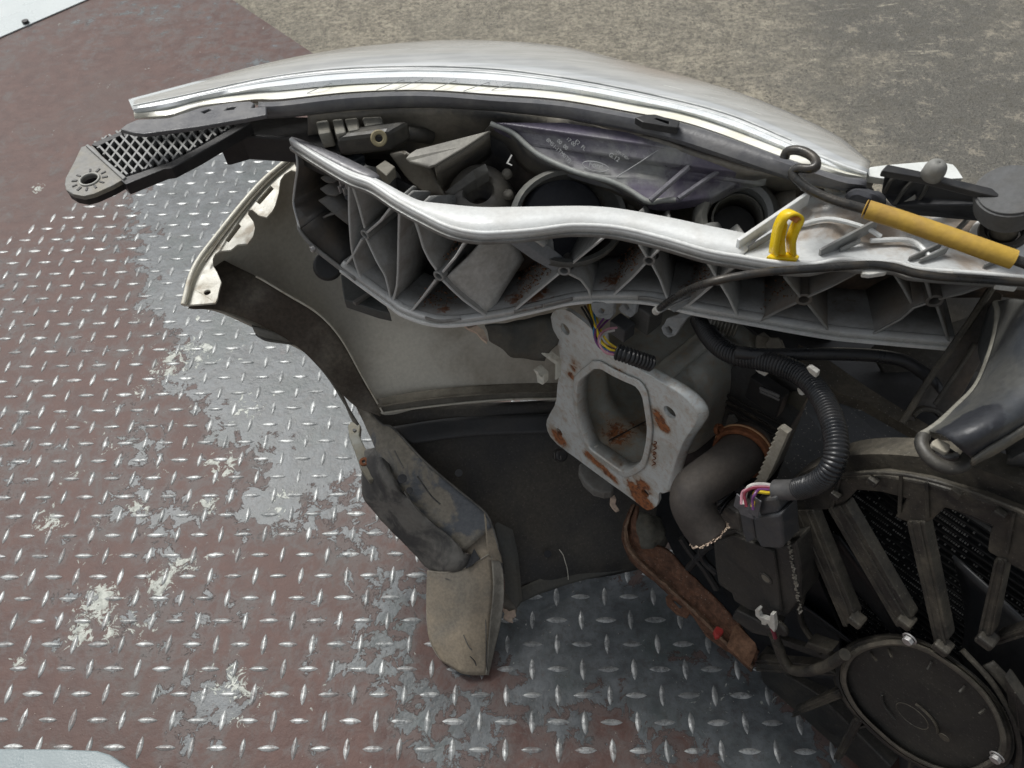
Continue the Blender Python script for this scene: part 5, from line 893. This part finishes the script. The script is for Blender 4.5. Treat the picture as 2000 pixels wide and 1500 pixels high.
# fan blades behind the struts
bcn = G(1800, 1388, -.006)
for k in range(7):
    a0 = .35+k*2*math.pi/7
    def bp(r, a, d): return bcn+L*(r*math.cos(a))+Z*(r*math.sin(a))+N*d
    rows = [[bp(r, a0+w_+.25*(r-.08)/.15, d) for r in (.075, .12, .165, .205)] for w_, d in ((-.05, .004), (.14, .010), (.30, .018), (.42, .026))]
    loft('fan_blade', rows, M('blade_black_%d' % k, (.016, .018, .022), .38, 0, (.045, .043, .038), .5, 24) if k == 0 else MB_, CF_, n=14, m=8, thick=.0022)
    if k == 0: MB_ = D.materials['blade_black_0']
for q, dd in (([(1668, 950), (1720, 948), (1790, 962), (1850, 985), (1940, 1022)], .006),): tube('inner_ring', GS(q, dd), .0022, m_black, CF_, 8, 40)
for q in (((1700, 1275), (1712, 1290)), ((1735, 1268), (1742, 1284)), ((1820, 1292), (1812, 1308)), ((1885, 1340), (1874, 1352)), ((1925, 1385), (1912, 1394))): tube('cover_rib', [G(*q[0], .031), G(*q[1], .0365)], .0012, m_fan, CF_, 6, 4)
disc('cover_plug', G(1845, 1440, .0365), -N, .0045, .0008, m_fan, CF_, 18, .0003)
ring('cover_groove', G(1782, 1398, .0362), -N, .0145, .0135, .0008, m_fan, CF_, 32)
for x, y in ((1632, 968), (1705, 940), (1868, 962), (1952, 1004)): box('ring_clip', G(x, y, .024), (.007, .005, .006), m_fan, CF_, bevel=.0006)
# power lead to the motor
ML = T('motor_lead', 'dusty sheathed lead running from the control box to the fan motor', 'cable', P(1560, 1310, .15))
tube('lead', GS([(1512, 1240), (1520, 1262), (1530, 1288), (1548, 1308), (1580, 1310), (1615, 1300), (1650, 1278)], .045), .0052, m_fan, ML, 12, 40)
tube('red_wire', GS([(1508, 1228), (1512, 1238), (1514, 1246)], .050), .0020, WIRE['maroon'], ML, 8, 6)
# radiator core behind the fan
RA = T('radiator', 'black radiator core with rows of fins behind the fan', 'radiator', P(1790, 1500, 0))
l0, l1 = G(1480, 1200, -.05).dot(L), G(2350, 1300, -.05).dot(L)
nb = (go+N*.055).dot(N); zt_ = .43
def RP(l, z, d=0): return L*l+N*(nb-d)+Z*z
slab('core', [RP(l0, .015), RP(l1, .015), RP(l1, zt_), RP(l0, zt_)], N*.02, m_core, RA, bevel=0)
acc = Acc(); k = 0; z = .03
while z < zt_-.01:
    acc.add(box_geo(RP((l0+l1)/2, z, .002), L, N, Z, (l1-l0, .004, .0018))); z += .0088
acc.out('cooling_tubes', M('tube_black', (.02, .021, .022), .4, .2, (.05, .05, .045), .4, 60), RA)['kind'] = 'stuff'
acc = Acc(); z = .034
rr = random.Random(3)
while z < zt_-.01:
    l = l0; den = mnoise.noise(V((z*9, 2, 0)))
    while l < l1:
        if rr.random() < .42+1.5*mnoise.noise(V((l*16, z*22, 1))): acc.add(box_geo(RP(l, z, .0015), L, N, Z, (rr.uniform(.0008, .0017), .003, .0007)))
        l += .0021
    z += .0088
acc.out('fin_edges', M('fin_edge_grey', (.55, .55, .52), .5, .3, (.05, .05, .045), .7, 60, thr=(.4, .6)), RA)['kind'] = 'stuff'
# shroud panels above the ring
SP = T('fan_shroud', 'dark grey flat fan shroud panel behind the wiring loom', 'shroud', P(1650, 850, .4))
slab('panel', W([(1500, 975, .335), (1530, 900, .385), (1570, 800, .43), (1595, 740, .445), (1650, 755, .445), (1790, 830, .445), (1900, 900, .45), (2060, 980, .46), (2060, 1010, .45), (1800, 920, .44), (1660, 912, .42), (1560, 950, .375)]), (0, 0, -.004), M('flat_shroud', (.038, .043, .048), .6, 0, (.07, .068, .06), .5, 20, .1, speck=.4), SP)
slab('dusty_rail', W([(1560, 672), (1600, 690), (1700, 760), (1800, 822), (1880, 872), (1870, 892), (1780, 838), (1690, 785), (1640, 768), (1575, 718)], .456), (0, 0, -.012), M('brown_dust_rail', (.055, .048, .036), .8, 0, (.13, .11, .08), .6, 40, .2, 200, .4, speck=.3), SP, bevel=.001)
slab('upper_panel', W([(1440, 620), (1560, 630), (1700, 650), (1860, 662), (2060, 680), (2060, 900), (1880, 880), (1800, 830), (1700, 768), (1600, 698), (1500, 670)], .440), (0, 0, -.004), m_black, SP)
slab('lower_left_wall', GS([(1480, 965), (1545, 1000), (1640, 1230), (1640, 1400), (1600, 1420), (1480, 1290), (1400, 1130), (1380, 990), (1420, 930)], -.02), N*.004, m_core, SP)
for q in (((1478, 1282), (1500, 1296), (1600, 1360), (1680, 1440), (1740, 1500), (1700, 1530), (1640, 1480), (1560, 1395), (1490, 1340)),): slab('lower_guard', GS(q, .0), N*.02, m_blackd, SP, bevel=.002)
tube('guard_arc', GS([(1568, 1160), (1562, 1190), (1566, 1215), (1580, 1240), (1600, 1262)], .02), .003, m_fan, SP, 8, 20)
strip('guard_rail', GS([(1530, 1250), (1645, 1290)], .022), .006, m_blackd, SP, .010)
box('guard_block', G(1605, 1258, .03), (.028, .014, .012), m_fan, SP, ax=(G(1630, 1268, .03)-G(1580, 1250, .03)), bevel=.0015)
# side tank with ribbed cover
RT = T('side_tank', 'ribbed black radiator side tank behind the corrugated loom', 'side tank', P(1480, 850, .35))
slab('tank_body', GS([(1405, 770), (1425, 722), (1455, 700), (1500, 708), (1580, 742), (1565, 800), (1535, 850), (1505, 920), (1478, 960), (1440, 900), (1410, 840)], -.055), N*.03, M('tank_black', (.075, .078, .078), .5, 0, (.07, .06, .045), .5, 30, .15, dust=.15), RT, bevel=.002)
for k in range(9):
    a, b = (1412+k*2.4, 768+k*14), (1530-k*4, 832+k*14)
    strip('tank_rib', GS([a, b], -.052), .0016, m_fan if k % 3 == 1 else m_blackd, RT, .004)
box('latch', G(1498, 770, -.040), (.034, .012, .030), m_black, RT, bevel=.0015)
strip('latch_edge', GS([(1484, 758), (1522, 774)], -.031), .002, M('latch_edge_grey', (.14, .14, .135), .35), RT, .003)
strip('latch_edge', GS([(1484, 764), (1522, 781)], -.031), .0016, D.materials['latch_edge_grey'], RT, .0026)
slab('tank_plate', GS([(1527, 768), (1576, 762), (1578, 774), (1562, 804), (1548, 792), (1530, 786)], -.0515), N*.002, M('plate_olive', (.095, .09, .07), .6, 0, (.05, .045, .04), .5, 40), RT)
teeth = []
ax0, ay0, ax1, ay1 = 1524, 838, 1479, 942
for k in range(23):
    t = k/22; teeth += [(ax0+(ax1-ax0)*t-(0 if k % 2 else 7), ay0+(ay1-ay0)*t)]
comb = slab('foam_strip', GS([(1524, 836)]+teeth+[(1496, 942), (1514, 905), (1539, 847)], .016), N*.006, m_comb, None, bevel=.0004); tag(comb, 'cream strip with a serrated edge above the fan connector', 'strip')
for i, (q, lb_) in enumerate(((((1466, 715), (1475, 716), (1498, 724), (1500, 730), (1494, 735), (1480, 728)), 'white scrap of foam just under the left part of the corrugated loom'), (((1556, 760), (1562, 755), (1568, 757), (1575, 763), (1575, 770), (1566, 773), (1560, 770)), 'chewed white scrap under the bend of the corrugated loom'), (((1574, 718), (1580, 717), (1596, 728), (1594, 738), (1588, 735), (1580, 728)), 'white clip end poking out above the bend of the corrugated loom'))):
    o = slab('foam_scrap', GS(q, -.02 if i < 2 else .0), N*.004, m_clipw, None, bevel=.0006); tag(o, lb_, 'scrap')
o = slab('grey_flap', GS([(1414, 838), (1422, 812), (1430, 812), (1438, 824), (1436, 834), (1422, 848), (1412, 846)], -.03), N*.003, M('flap_grey', (.14, .14, .125), .6), None); tag(o, 'small grey flap between steel box and side tank', 'flap')
o = slab('bracket_plate', W([(1478, 655, .47), (1492, 648, .47), (1506, 660, .468), (1528, 664, .466), (1534, 680, .46), (1520, 688, .458), (1476, 682, .46)]), (0, 0, -.004), m_lip, None); tag(o, 'small dusty metal bracket above the start of the smooth cable', 'bracket')
disc('dusty_nut', P(1512, 674, .468), (C0-P(1512, 674, .468)), .0075, .005, m_lip, o, 6, .001)
# ------------------------------------------------------------------ hose with rusty clamp
HO = T('radiator_hose', 'cut black radiator hose with a rusty clamp and torn pale rim', 'hose', P(1380, 1000, .3))
hpts = W([(1462, 862, .3700), (1445, 888, .3750), (1418, 912, .3800), (1380, 938, .3820), (1356, 958, .3800), (1352, 984, .3720), (1366, 1016, .3600), (1384, 1043, .3510)])
tube('hose', hpts, lambda t: .0200+.0016*math.cos(t*3)-.0020*max(0, t-.7), m_rubber, HO, 30, 70, cap=False, thick=.003)
ce, cd = hpts[-1], (hpts[-1]-hpts[-2]).normalized()
disc('hose_bore', ce-cd*.012, cd, .0160, .001, m_core, HO, 24, 0)
cu_ = cd.orthogonal().normalized(); cv_ = cd.cross(cu_); acc = Acc(); rq = random.Random(5)
for k in range(46):
    a = 2*math.pi*k/46
    for _ in range(2):
        c_ = ce+cu_*(math.cos(a)*.0172)+cv_*(math.sin(a)*.0172)+cd*rq.uniform(0, .0016); acc.add(box_geo(c_+V([rq.uniform(-.0008, .0008) for _ in range(3)]), V((rq.uniform(-1, 1), rq.uniform(-1, 1), rq.uniform(-1, 1))).normalized(), cv_, cu_, (rq.uniform(.001, .0028), .0018, .0018)))
acc.out('torn_rim', m_frag, HO)
k0 = curve(hpts, 40)
ring('hose_clamp', k0[3], (k0[5]-k0[3]), .0262, .0220, .012, m_rusto, HO, 40, bevel=.0012)
ring('clamp_wire', k0[4], (k0[6]-k0[4]), .0275, .0240, .0016, M('clamp_wire_tan', (.42, .24, .12), .5), HO, 40)
box('clamp_ear', k0[3]+V((-.020, .012, .010)), (.009, .007, .010), m_rusto, HO, bevel=.0015)
ring('clamp_ear_ring', k0[3]+V((-.024, .014, .013)), (.5, -.6, .5), .0052, .0030, .004, m_rusto, HO, 16)
# ------------------------------------------------------------------ rusty crossmember bracket
RB = T('rusty_bracket', 'heavily rusted steel strap bending down right beside the fan control box', 'bracket', P(1330, 1170, .05))
ra = [(1236, 985, .150), (1224, 1010, .135), (1216, 1040, .125), (1220, 1070, .115), (1240, 1102, .105), (1290, 1145, .098), (1350, 1200, .092), (1410, 1258, .088), (1468, 1310, .085)]
rb = [(1252, 990, .158), (1250, 1015, .150), (1258, 1040, .142), (1285, 1062, .136), (1320, 1070, .134), (1350, 1105, .128), (1395, 1150, .120), (1445, 1205, .112), (1486, 1265, .105)]
rb = [(b[0]*.84+a[0]*.16, b[1]*.84+a[1]*.16, b[2]) for a, b in zip(ra, rb)]
mid_ = [((a[0]*.55+b[0]*.45), (a[1]*.55+b[1]*.45), (a[2]+b[2])/2-.006) for a, b in zip(ra, rb)]
q3 = [((a[0]*.35+b[0]*.65), (a[1]*.35+b[1]*.65), (a[2]+b[2])/2+.004) for a, b in zip(ra, rb)]
loft('strap', [W(ra), W([(x, y, z+.006) for x, y, z in [((a[0]*.85+b[0]*.15), (a[1]*.85+b[1]*.15), a[2]) for a, b in zip(ra, rb)]]), W(mid_), W(q3), W(rb)], m_rust, RB, n=70, m=14, thick=.003, wob=.0014, wsc=90)
loft('edge_ridge', [W([(a[0]*.9+b[0]*.1, a[1]*.9+b[1]*.1, a[2]+.005) for a, b in zip(ra, rb)]), W([(a[0]*.82+b[0]*.18, a[1]*.82+b[1]*.18, a[2]+.010) for a, b in zip(ra, rb)]), W([(a[0]*.72+b[0]*.28, a[1]*.72+b[1]*.28, a[2]+.005) for a, b in zip(ra, rb)])], M('ridge_rust', (.22, .145, .095), .8, .1, (.09, .04, .025), .8, 60, .3, 200, .8, speck=.5), RB, n=60, m=6, thick=.002, wob=.0012, wsc=120)
slab('outer_lug', W([(1300, 1165, .098), (1307, 1160, .099), (1325, 1168, .098), (1352, 1192, .096), (1342, 1206, .093), (1322, 1198, .094), (1303, 1180, .096)]), (0, 0, -.005), m_rust, RB, holes=[W([(1314, 1172, .0975), (1322, 1172, .0975), (1335, 1184, .096), (1328, 1188, .0955)])], bevel=.001)
slab('lower_lug', W([(1352, 1200, .097), (1372, 1208, .097), (1420, 1250, .094), (1440, 1276, .092), (1418, 1270, .091), (1380, 1242, .092)]), (0, 0, -.004), m_rust, RB, bevel=.001)
slab('end_plate', W([(1432, 1226, .115), (1440, 1218, .117), (1476, 1256, .112), (1480, 1268, .108), (1465, 1302, .100), (1420, 1262, .104)]), (0, 0, -.004), M('lighter_rust', (.24, .13, .075), .8, .1, (.10, .05, .03), .8, 60, .3, 200, .6), RB, bevel=.001)
o = slab('red_plug', W([(1393, 1232, .125), (1400, 1222, .126), (1412, 1228, .126), (1414, 1234, .125), (1406, 1244, .124), (1398, 1246, .123)]), (0, 0, -.007), m_redc, None, bevel=.0012); tag(o, 'small red plastic plug stuck in the rusted strap', 'plug')
loft('mud_lump', [W([(1246, 1000, .165), (1270, 1006, .168), (1290, 1012, .165)]), W([(1245, 1040, .160), (1268, 1035, .172), (1296, 1045, .162)]), W([(1255, 1070, .148), (1275, 1072, .152), (1292, 1062, .15)])], M('mud_lump', (.085, .085, .07), .9, 0, (.14, .12, .09), .5, 50, .2, 200, .6), RB, n=14, m=12, thick=.003, wob=.003, wsc=90)
# ------------------------------------------------------------------ fan control box, plug
EC = T('fan_control_box', 'dusty black fan control box with a plug in its top', 'control box', P(1470, 1120, .2))
def GB(x, y, d=.0): return G(x, y, .045+d)
slab('box_body', [GB(*p) for p in ((1391, 1052), (1400, 1040), (1432, 1034), (1452, 1048), (1520, 1068), (1552, 1060), (1562, 1110), (1562, 1170), (1545, 1192), (1534, 1206), (1500, 1202), (1466, 1194), (1432, 1174), (1428, 1160), (1402, 1142), (1396, 1110))], N*.03, m_blackd, EC, bevel=.003)
slab('box_lid', [GB(x, y, .0035) for x, y in ((1396, 1058), (1432, 1046), (1510, 1078), (1518, 1130), (1526, 1196), (1496, 1194), (1466, 1186), (1438, 1168), (1432, 1152), (1406, 1138), (1400, 1105))], N*.004, m_blackd, EC, bevel=.0015)
ring('lid_dimple', GB(1496, 1129, .0036), -N, .0068, .0045, .0012, m_blackd, EC, 20); disc('dimple_floor', GB(1496, 1129, .0036), -N, .0044, .0006, m_lip, EC, 16, 0)
slab('side_flange', [GB(x, y, -.004) for x, y in ((1528, 1070), (1556, 1060), (1563, 1110), (1562, 1172), (1540, 1192), (1532, 1150))], N*.01, m_fan, EC, bevel=.002)
acc = Acc(); rq = random.Random(9)
for k in range(80):
    t = rq.random(); x = 1540+t*24; y = 1048+t*150; c_ = GB(x+rq.uniform(-3, 3), y, .001); acc.add(box_geo(c_, V((rq.uniform(-1, 1), rq.uniform(-1, 1), 1)).normalized(), N, L, (rq.uniform(.0006, .0026), .0012, .0012)))
for k in range(40): c_ = GB(1536+rq.uniform(-5, 8), 1042+rq.uniform(-4, 6), .001); acc.add(box_geo(c_, V((rq.uniform(-1, 1), rq.uniform(-1, 1), 1)).normalized(), N, L, (rq.uniform(.001, .0026), .0014, .0014)))
acc.out('grit_seam', M('grit_seam', (.26, .24, .20), .8), EC)['kind'] = 'stuff'
slab('box_shoulder', [GB(x, y, -.002) for x, y in ((1404, 1010), (1418, 988), (1442, 1004), (1448, 1046), (1424, 1040), (1402, 1030))], N*.02, M('shoulder_grey', (.085, .08, .072), .6, 0, (.3, .28, .24), .5, 80), EC, bevel=.002)
PG = T('fan_plug', 'dark grey electrical plug on top of the control box', 'connector', P(1485, 1020, .3))
slab('plug_body', [GB(x, y, .012) for x, y in ((1470, 1012), (1525, 1004), (1531, 1066), (1524, 1072), (1486, 1070), (1476, 1052))], N*.022, M('plug_grey', (.052, .057, .064), .42, 0, (.11, .10, .085), .5, 50, .1), PG, bevel=.002)
slab('plug_neck', [GB(x, y, .010) for x, y in ((1478, 974), (1514, 972), (1522, 1004), (1482, 1010))], N*.018, D.materials['plug_grey'], PG, bevel=.003)
slab('plug_latch', [GB(x, y, .010) for x, y in ((1444, 1000), (1470, 1010), (1476, 1054), (1458, 1062), (1450, 1040))], N*.016, D.materials['plug_grey'], PG, bevel=.002)
for a, b in (((1449, 971), (1443, 995)), ((1443, 995), (1470, 1005)), ((1470, 1005), (1477, 972))): strip('plug_hood', [GB(*a, .014), GB(*b, .014)], .0014, M('hood_edge', (.12, .12, .13), .4) if a == (1449, 971) else D.materials['hood_edge'], PG, .010)
o = slab('white_clip', [GB(x, y, .014) for x, y in ((1474, 1192), (1480, 1188), (1484, 1192), (1481, 1198), (1484, 1205), (1502, 1211), (1504, 1199), (1511, 1201), (1514, 1226), (1512, 1236), (1503, 1226), (1498, 1218), (1495, 1222), (1487, 1220), (1486, 1213), (1475, 1203))], N*.005, m_clipw, None, bevel=.0008); tag(o, 'white plastic clip hooked on the bottom of the control box', 'clip')
slab('lower_conduit', [GB(x, y, -.004) for x, y in ((1428, 1208), (1436, 1192), (1480, 1214), (1512, 1232), (1506, 1246), (1470, 1238))], N*.02, m_blackd, EC, bevel=.002)
disc('conduit_end', GB(1528, 1222, .004), -N, .0085, .006, m_fan, EC, 20, .002)
# dark clutter between hose and strap
for q in ([(1330, 1050), (1350, 1080), (1375, 1110), (1400, 1150)], [(1345, 1110), (1375, 1075), (1395, 1060)], [(1370, 1050), (1372, 1090), (1400, 1120)]): tube('bracing_strut', GS(q, .02), .004, m_black, RT, 8, 16)
slab('back_plate', GS([(1340, 600), (1620, 600), (1640, 1000), (1500, 1060), (1330, 1000)], -.11), N*.01, m_core, RT)  # added black backdrops that fill the gaps with dark
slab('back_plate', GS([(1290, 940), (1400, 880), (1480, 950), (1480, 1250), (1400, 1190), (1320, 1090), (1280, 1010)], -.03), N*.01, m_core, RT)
corr('black_bellows', GS([(1400, 960), (1425, 985), (1452, 1000), (1480, 1008)], .01), .014, m_loom, RT, .006, .2)
# ------------------------------------------------------------------ air intake duct and carrier legs on the right
DU = T('intake_duct', 'large mud dusted grey air duct with a curled lip at the right edge', 'air duct', P(1950, 780, 0.5560))
rows = [W(r) for r in (
    [(1946, 590, .562), (1985, 585, .590), (2040, 600, .605), (2110, 640, .60)], [(1952, 612, .560), (1992, 620, .592), (2045, 640, .607), (2110, 670, .60)],
    [(1947, 655, .560), (1990, 668, .594), (2045, 690, .608), (2110, 715, .60)], [(1932, 705, .562), (1980, 722, .596), (2030, 742, .608), (2080, 765, .60)],
    [(1908, 755, .566), (1950, 772, .597), (1995, 792, .606), (2030, 812, .597)], [(1870, 795, .568), (1910, 810, .598), (1950, 828, .604), (1980, 845, .592)],
    [(1838, 824, .570), (1870, 834, .595), (1905, 852, .600), (1935, 872, .588)], [(1812, 843, .571), (1840, 850, .590), (1870, 872, .592), (1900, 897, .582)])]
loft('duct_wall', rows, m_duct, DU, n=24, m=40, thick=.002, wob=.0007, wsc=30)
loft('duct_edge_flange', [W([(2110, 715, .603), (2080, 765, .603), (2030, 812, .600), (1980, 845, .596), (1935, 872, .592), (1900, 897, .586)]), W([(2110, 735, .596), (2088, 782, .596), (2040, 826, .593), (1988, 858, .589), (1942, 886, .584), (1896, 908, .578)])], M('duct_seam_worn', (.10, .10, .09), .5, 0, (.26, .23, .17), .6, 50), DU, n=30, m=3, thick=.002)
loft('lower_duct', [W([(2110, 760, .56), (2060, 810, .56), (2000, 845, .56), (1960, 870, .56)]), W([(2110, 830, .575), (2070, 860, .575), (2010, 885, .575), (1968, 895, .57)]), W([(2110, 920, .56), (2060, 915, .56), (2010, 910, .56), (1965, 905, .555)])], m_duct, DU, n=20, m=8, thick=.002)
tube('duct_lip', W([(1946, 590, 0.5640), (1950, 612, 0.5620), (1945, 655, 0.5546), (1930, 705, 0.5522), (1908, 755, 0.5554), (1870, 795, 0.5630), (1838, 825, 0.5720), (1815, 842, 0.5720), (1800, 850, 0.5720)]), .0026, M('lip_worn', (.24, .235, .20), .5, 0, (.14, .13, .11), .5, 60), DU, 10, 50)
loft('duct_mouth', [W([(1946, 592, 0.5600), (1950, 612, 0.5560), (1944, 660, 0.5489), (1925, 715, 0.5475)]), W([(1935, 596, 0.5300), (1926, 615, 0.5200), (1920, 665, 0.5186), (1921, 712, 0.5348)]), W([(1930, 605, 0.5000), (1918, 640, 0.4900), (1912, 680, 0.5082), (1920, 715, 0.5300)])], M('mouth_dark', (.09, .10, .105), .4), DU, n=24, m=8, thick=.002)
tube('duct_ring', W([(1804, 852, 0.5720), (1800, 868, 0.5720), (1812, 890, 0.5720), (1835, 908, 0.5720), (1862, 914, 0.5720), (1884, 906, 0.5720), (1892, 890, 0.5720)]), .0042, m_blackd, DU, 12, 50)
loft('duct_collar', [W([(1800, 846, .569), (1840, 868, .568), (1870, 888, .568), (1896, 904, .572)]), W([(1797, 862, .560), (1826, 888, .556), (1856, 904, .556), (1886, 912, .562)])], m_black, DU, n=20, m=6, thick=.002)
for q in (((1820, 862), (1832, 855), (1857, 868), (1855, 880), (1848, 884), (1822, 870)), ((1860, 845), (1868, 841), (1876, 848), (1874, 856), (1866, 855))): slab('duct_tab', W(q, .578), (0, 0, -.004), m_comb, DU, bevel=.0008)
tube('duct_arc', W([(1828, 880, 0.5720), (1850, 892, 0.5720), (1870, 888, 0.5720)]), .0018, m_bolt, DU, 8, 12)
ring('duct_clip', P(1925, 878, 0.5720), (0, -.4, 1), .0055, .003, .003, m_blackd, DU, 16)
CL = T('carrier_leg', 'dark slanting carrier leg with two long ribs and a round hole', 'leg frame', P(1830, 780, .5))
slab('leg_web', W([(1932, 560, .538), (1960, 575, .54), (1925, 690, .50), (1870, 790, .468), (1838, 830, .455), (1800, 850, .448), (1761, 820, .455), (1850, 690, .495), (1900, 610, .522)]), (0.002, .004, -.006), M('leg_web', (.048, .047, .043), .55, 0, (.14, .10, .065), .6, 24, .2, dust=.2), CL, holes=[W([(1786, 812, .459), (1800, 802, .462), (1825, 806, .460), (1838, 818, .457), (1820, 836, .453), (1798, 842, .451), (1788, 830, .454)])], bevel=.001)
for q, r in ((((1938, 562, .549), (1900, 620, .530), (1855, 684, .508), (1810, 748, .484), (1762, 826, .464)), .0026), (((1904, 672, .505), (1870, 725, .490), (1826, 790, .472)), .0018)): tube('leg_rib', W(q), r, m_fan, CL, 8, 30)
tube('hole_rim', W([(1784, 812, .462), (1800, 800, .465), (1826, 803, .463), (1842, 816, .460)]), .0022, m_fan, CL, 8, 20)
slab('rear_panel', W([(1850, 560, .50), (2060, 565, .50), (2060, 950, .36), (1900, 900, .38), (1780, 820, .40), (1700, 680, .46)]), (0, 0, -.004), m_tray, CL)
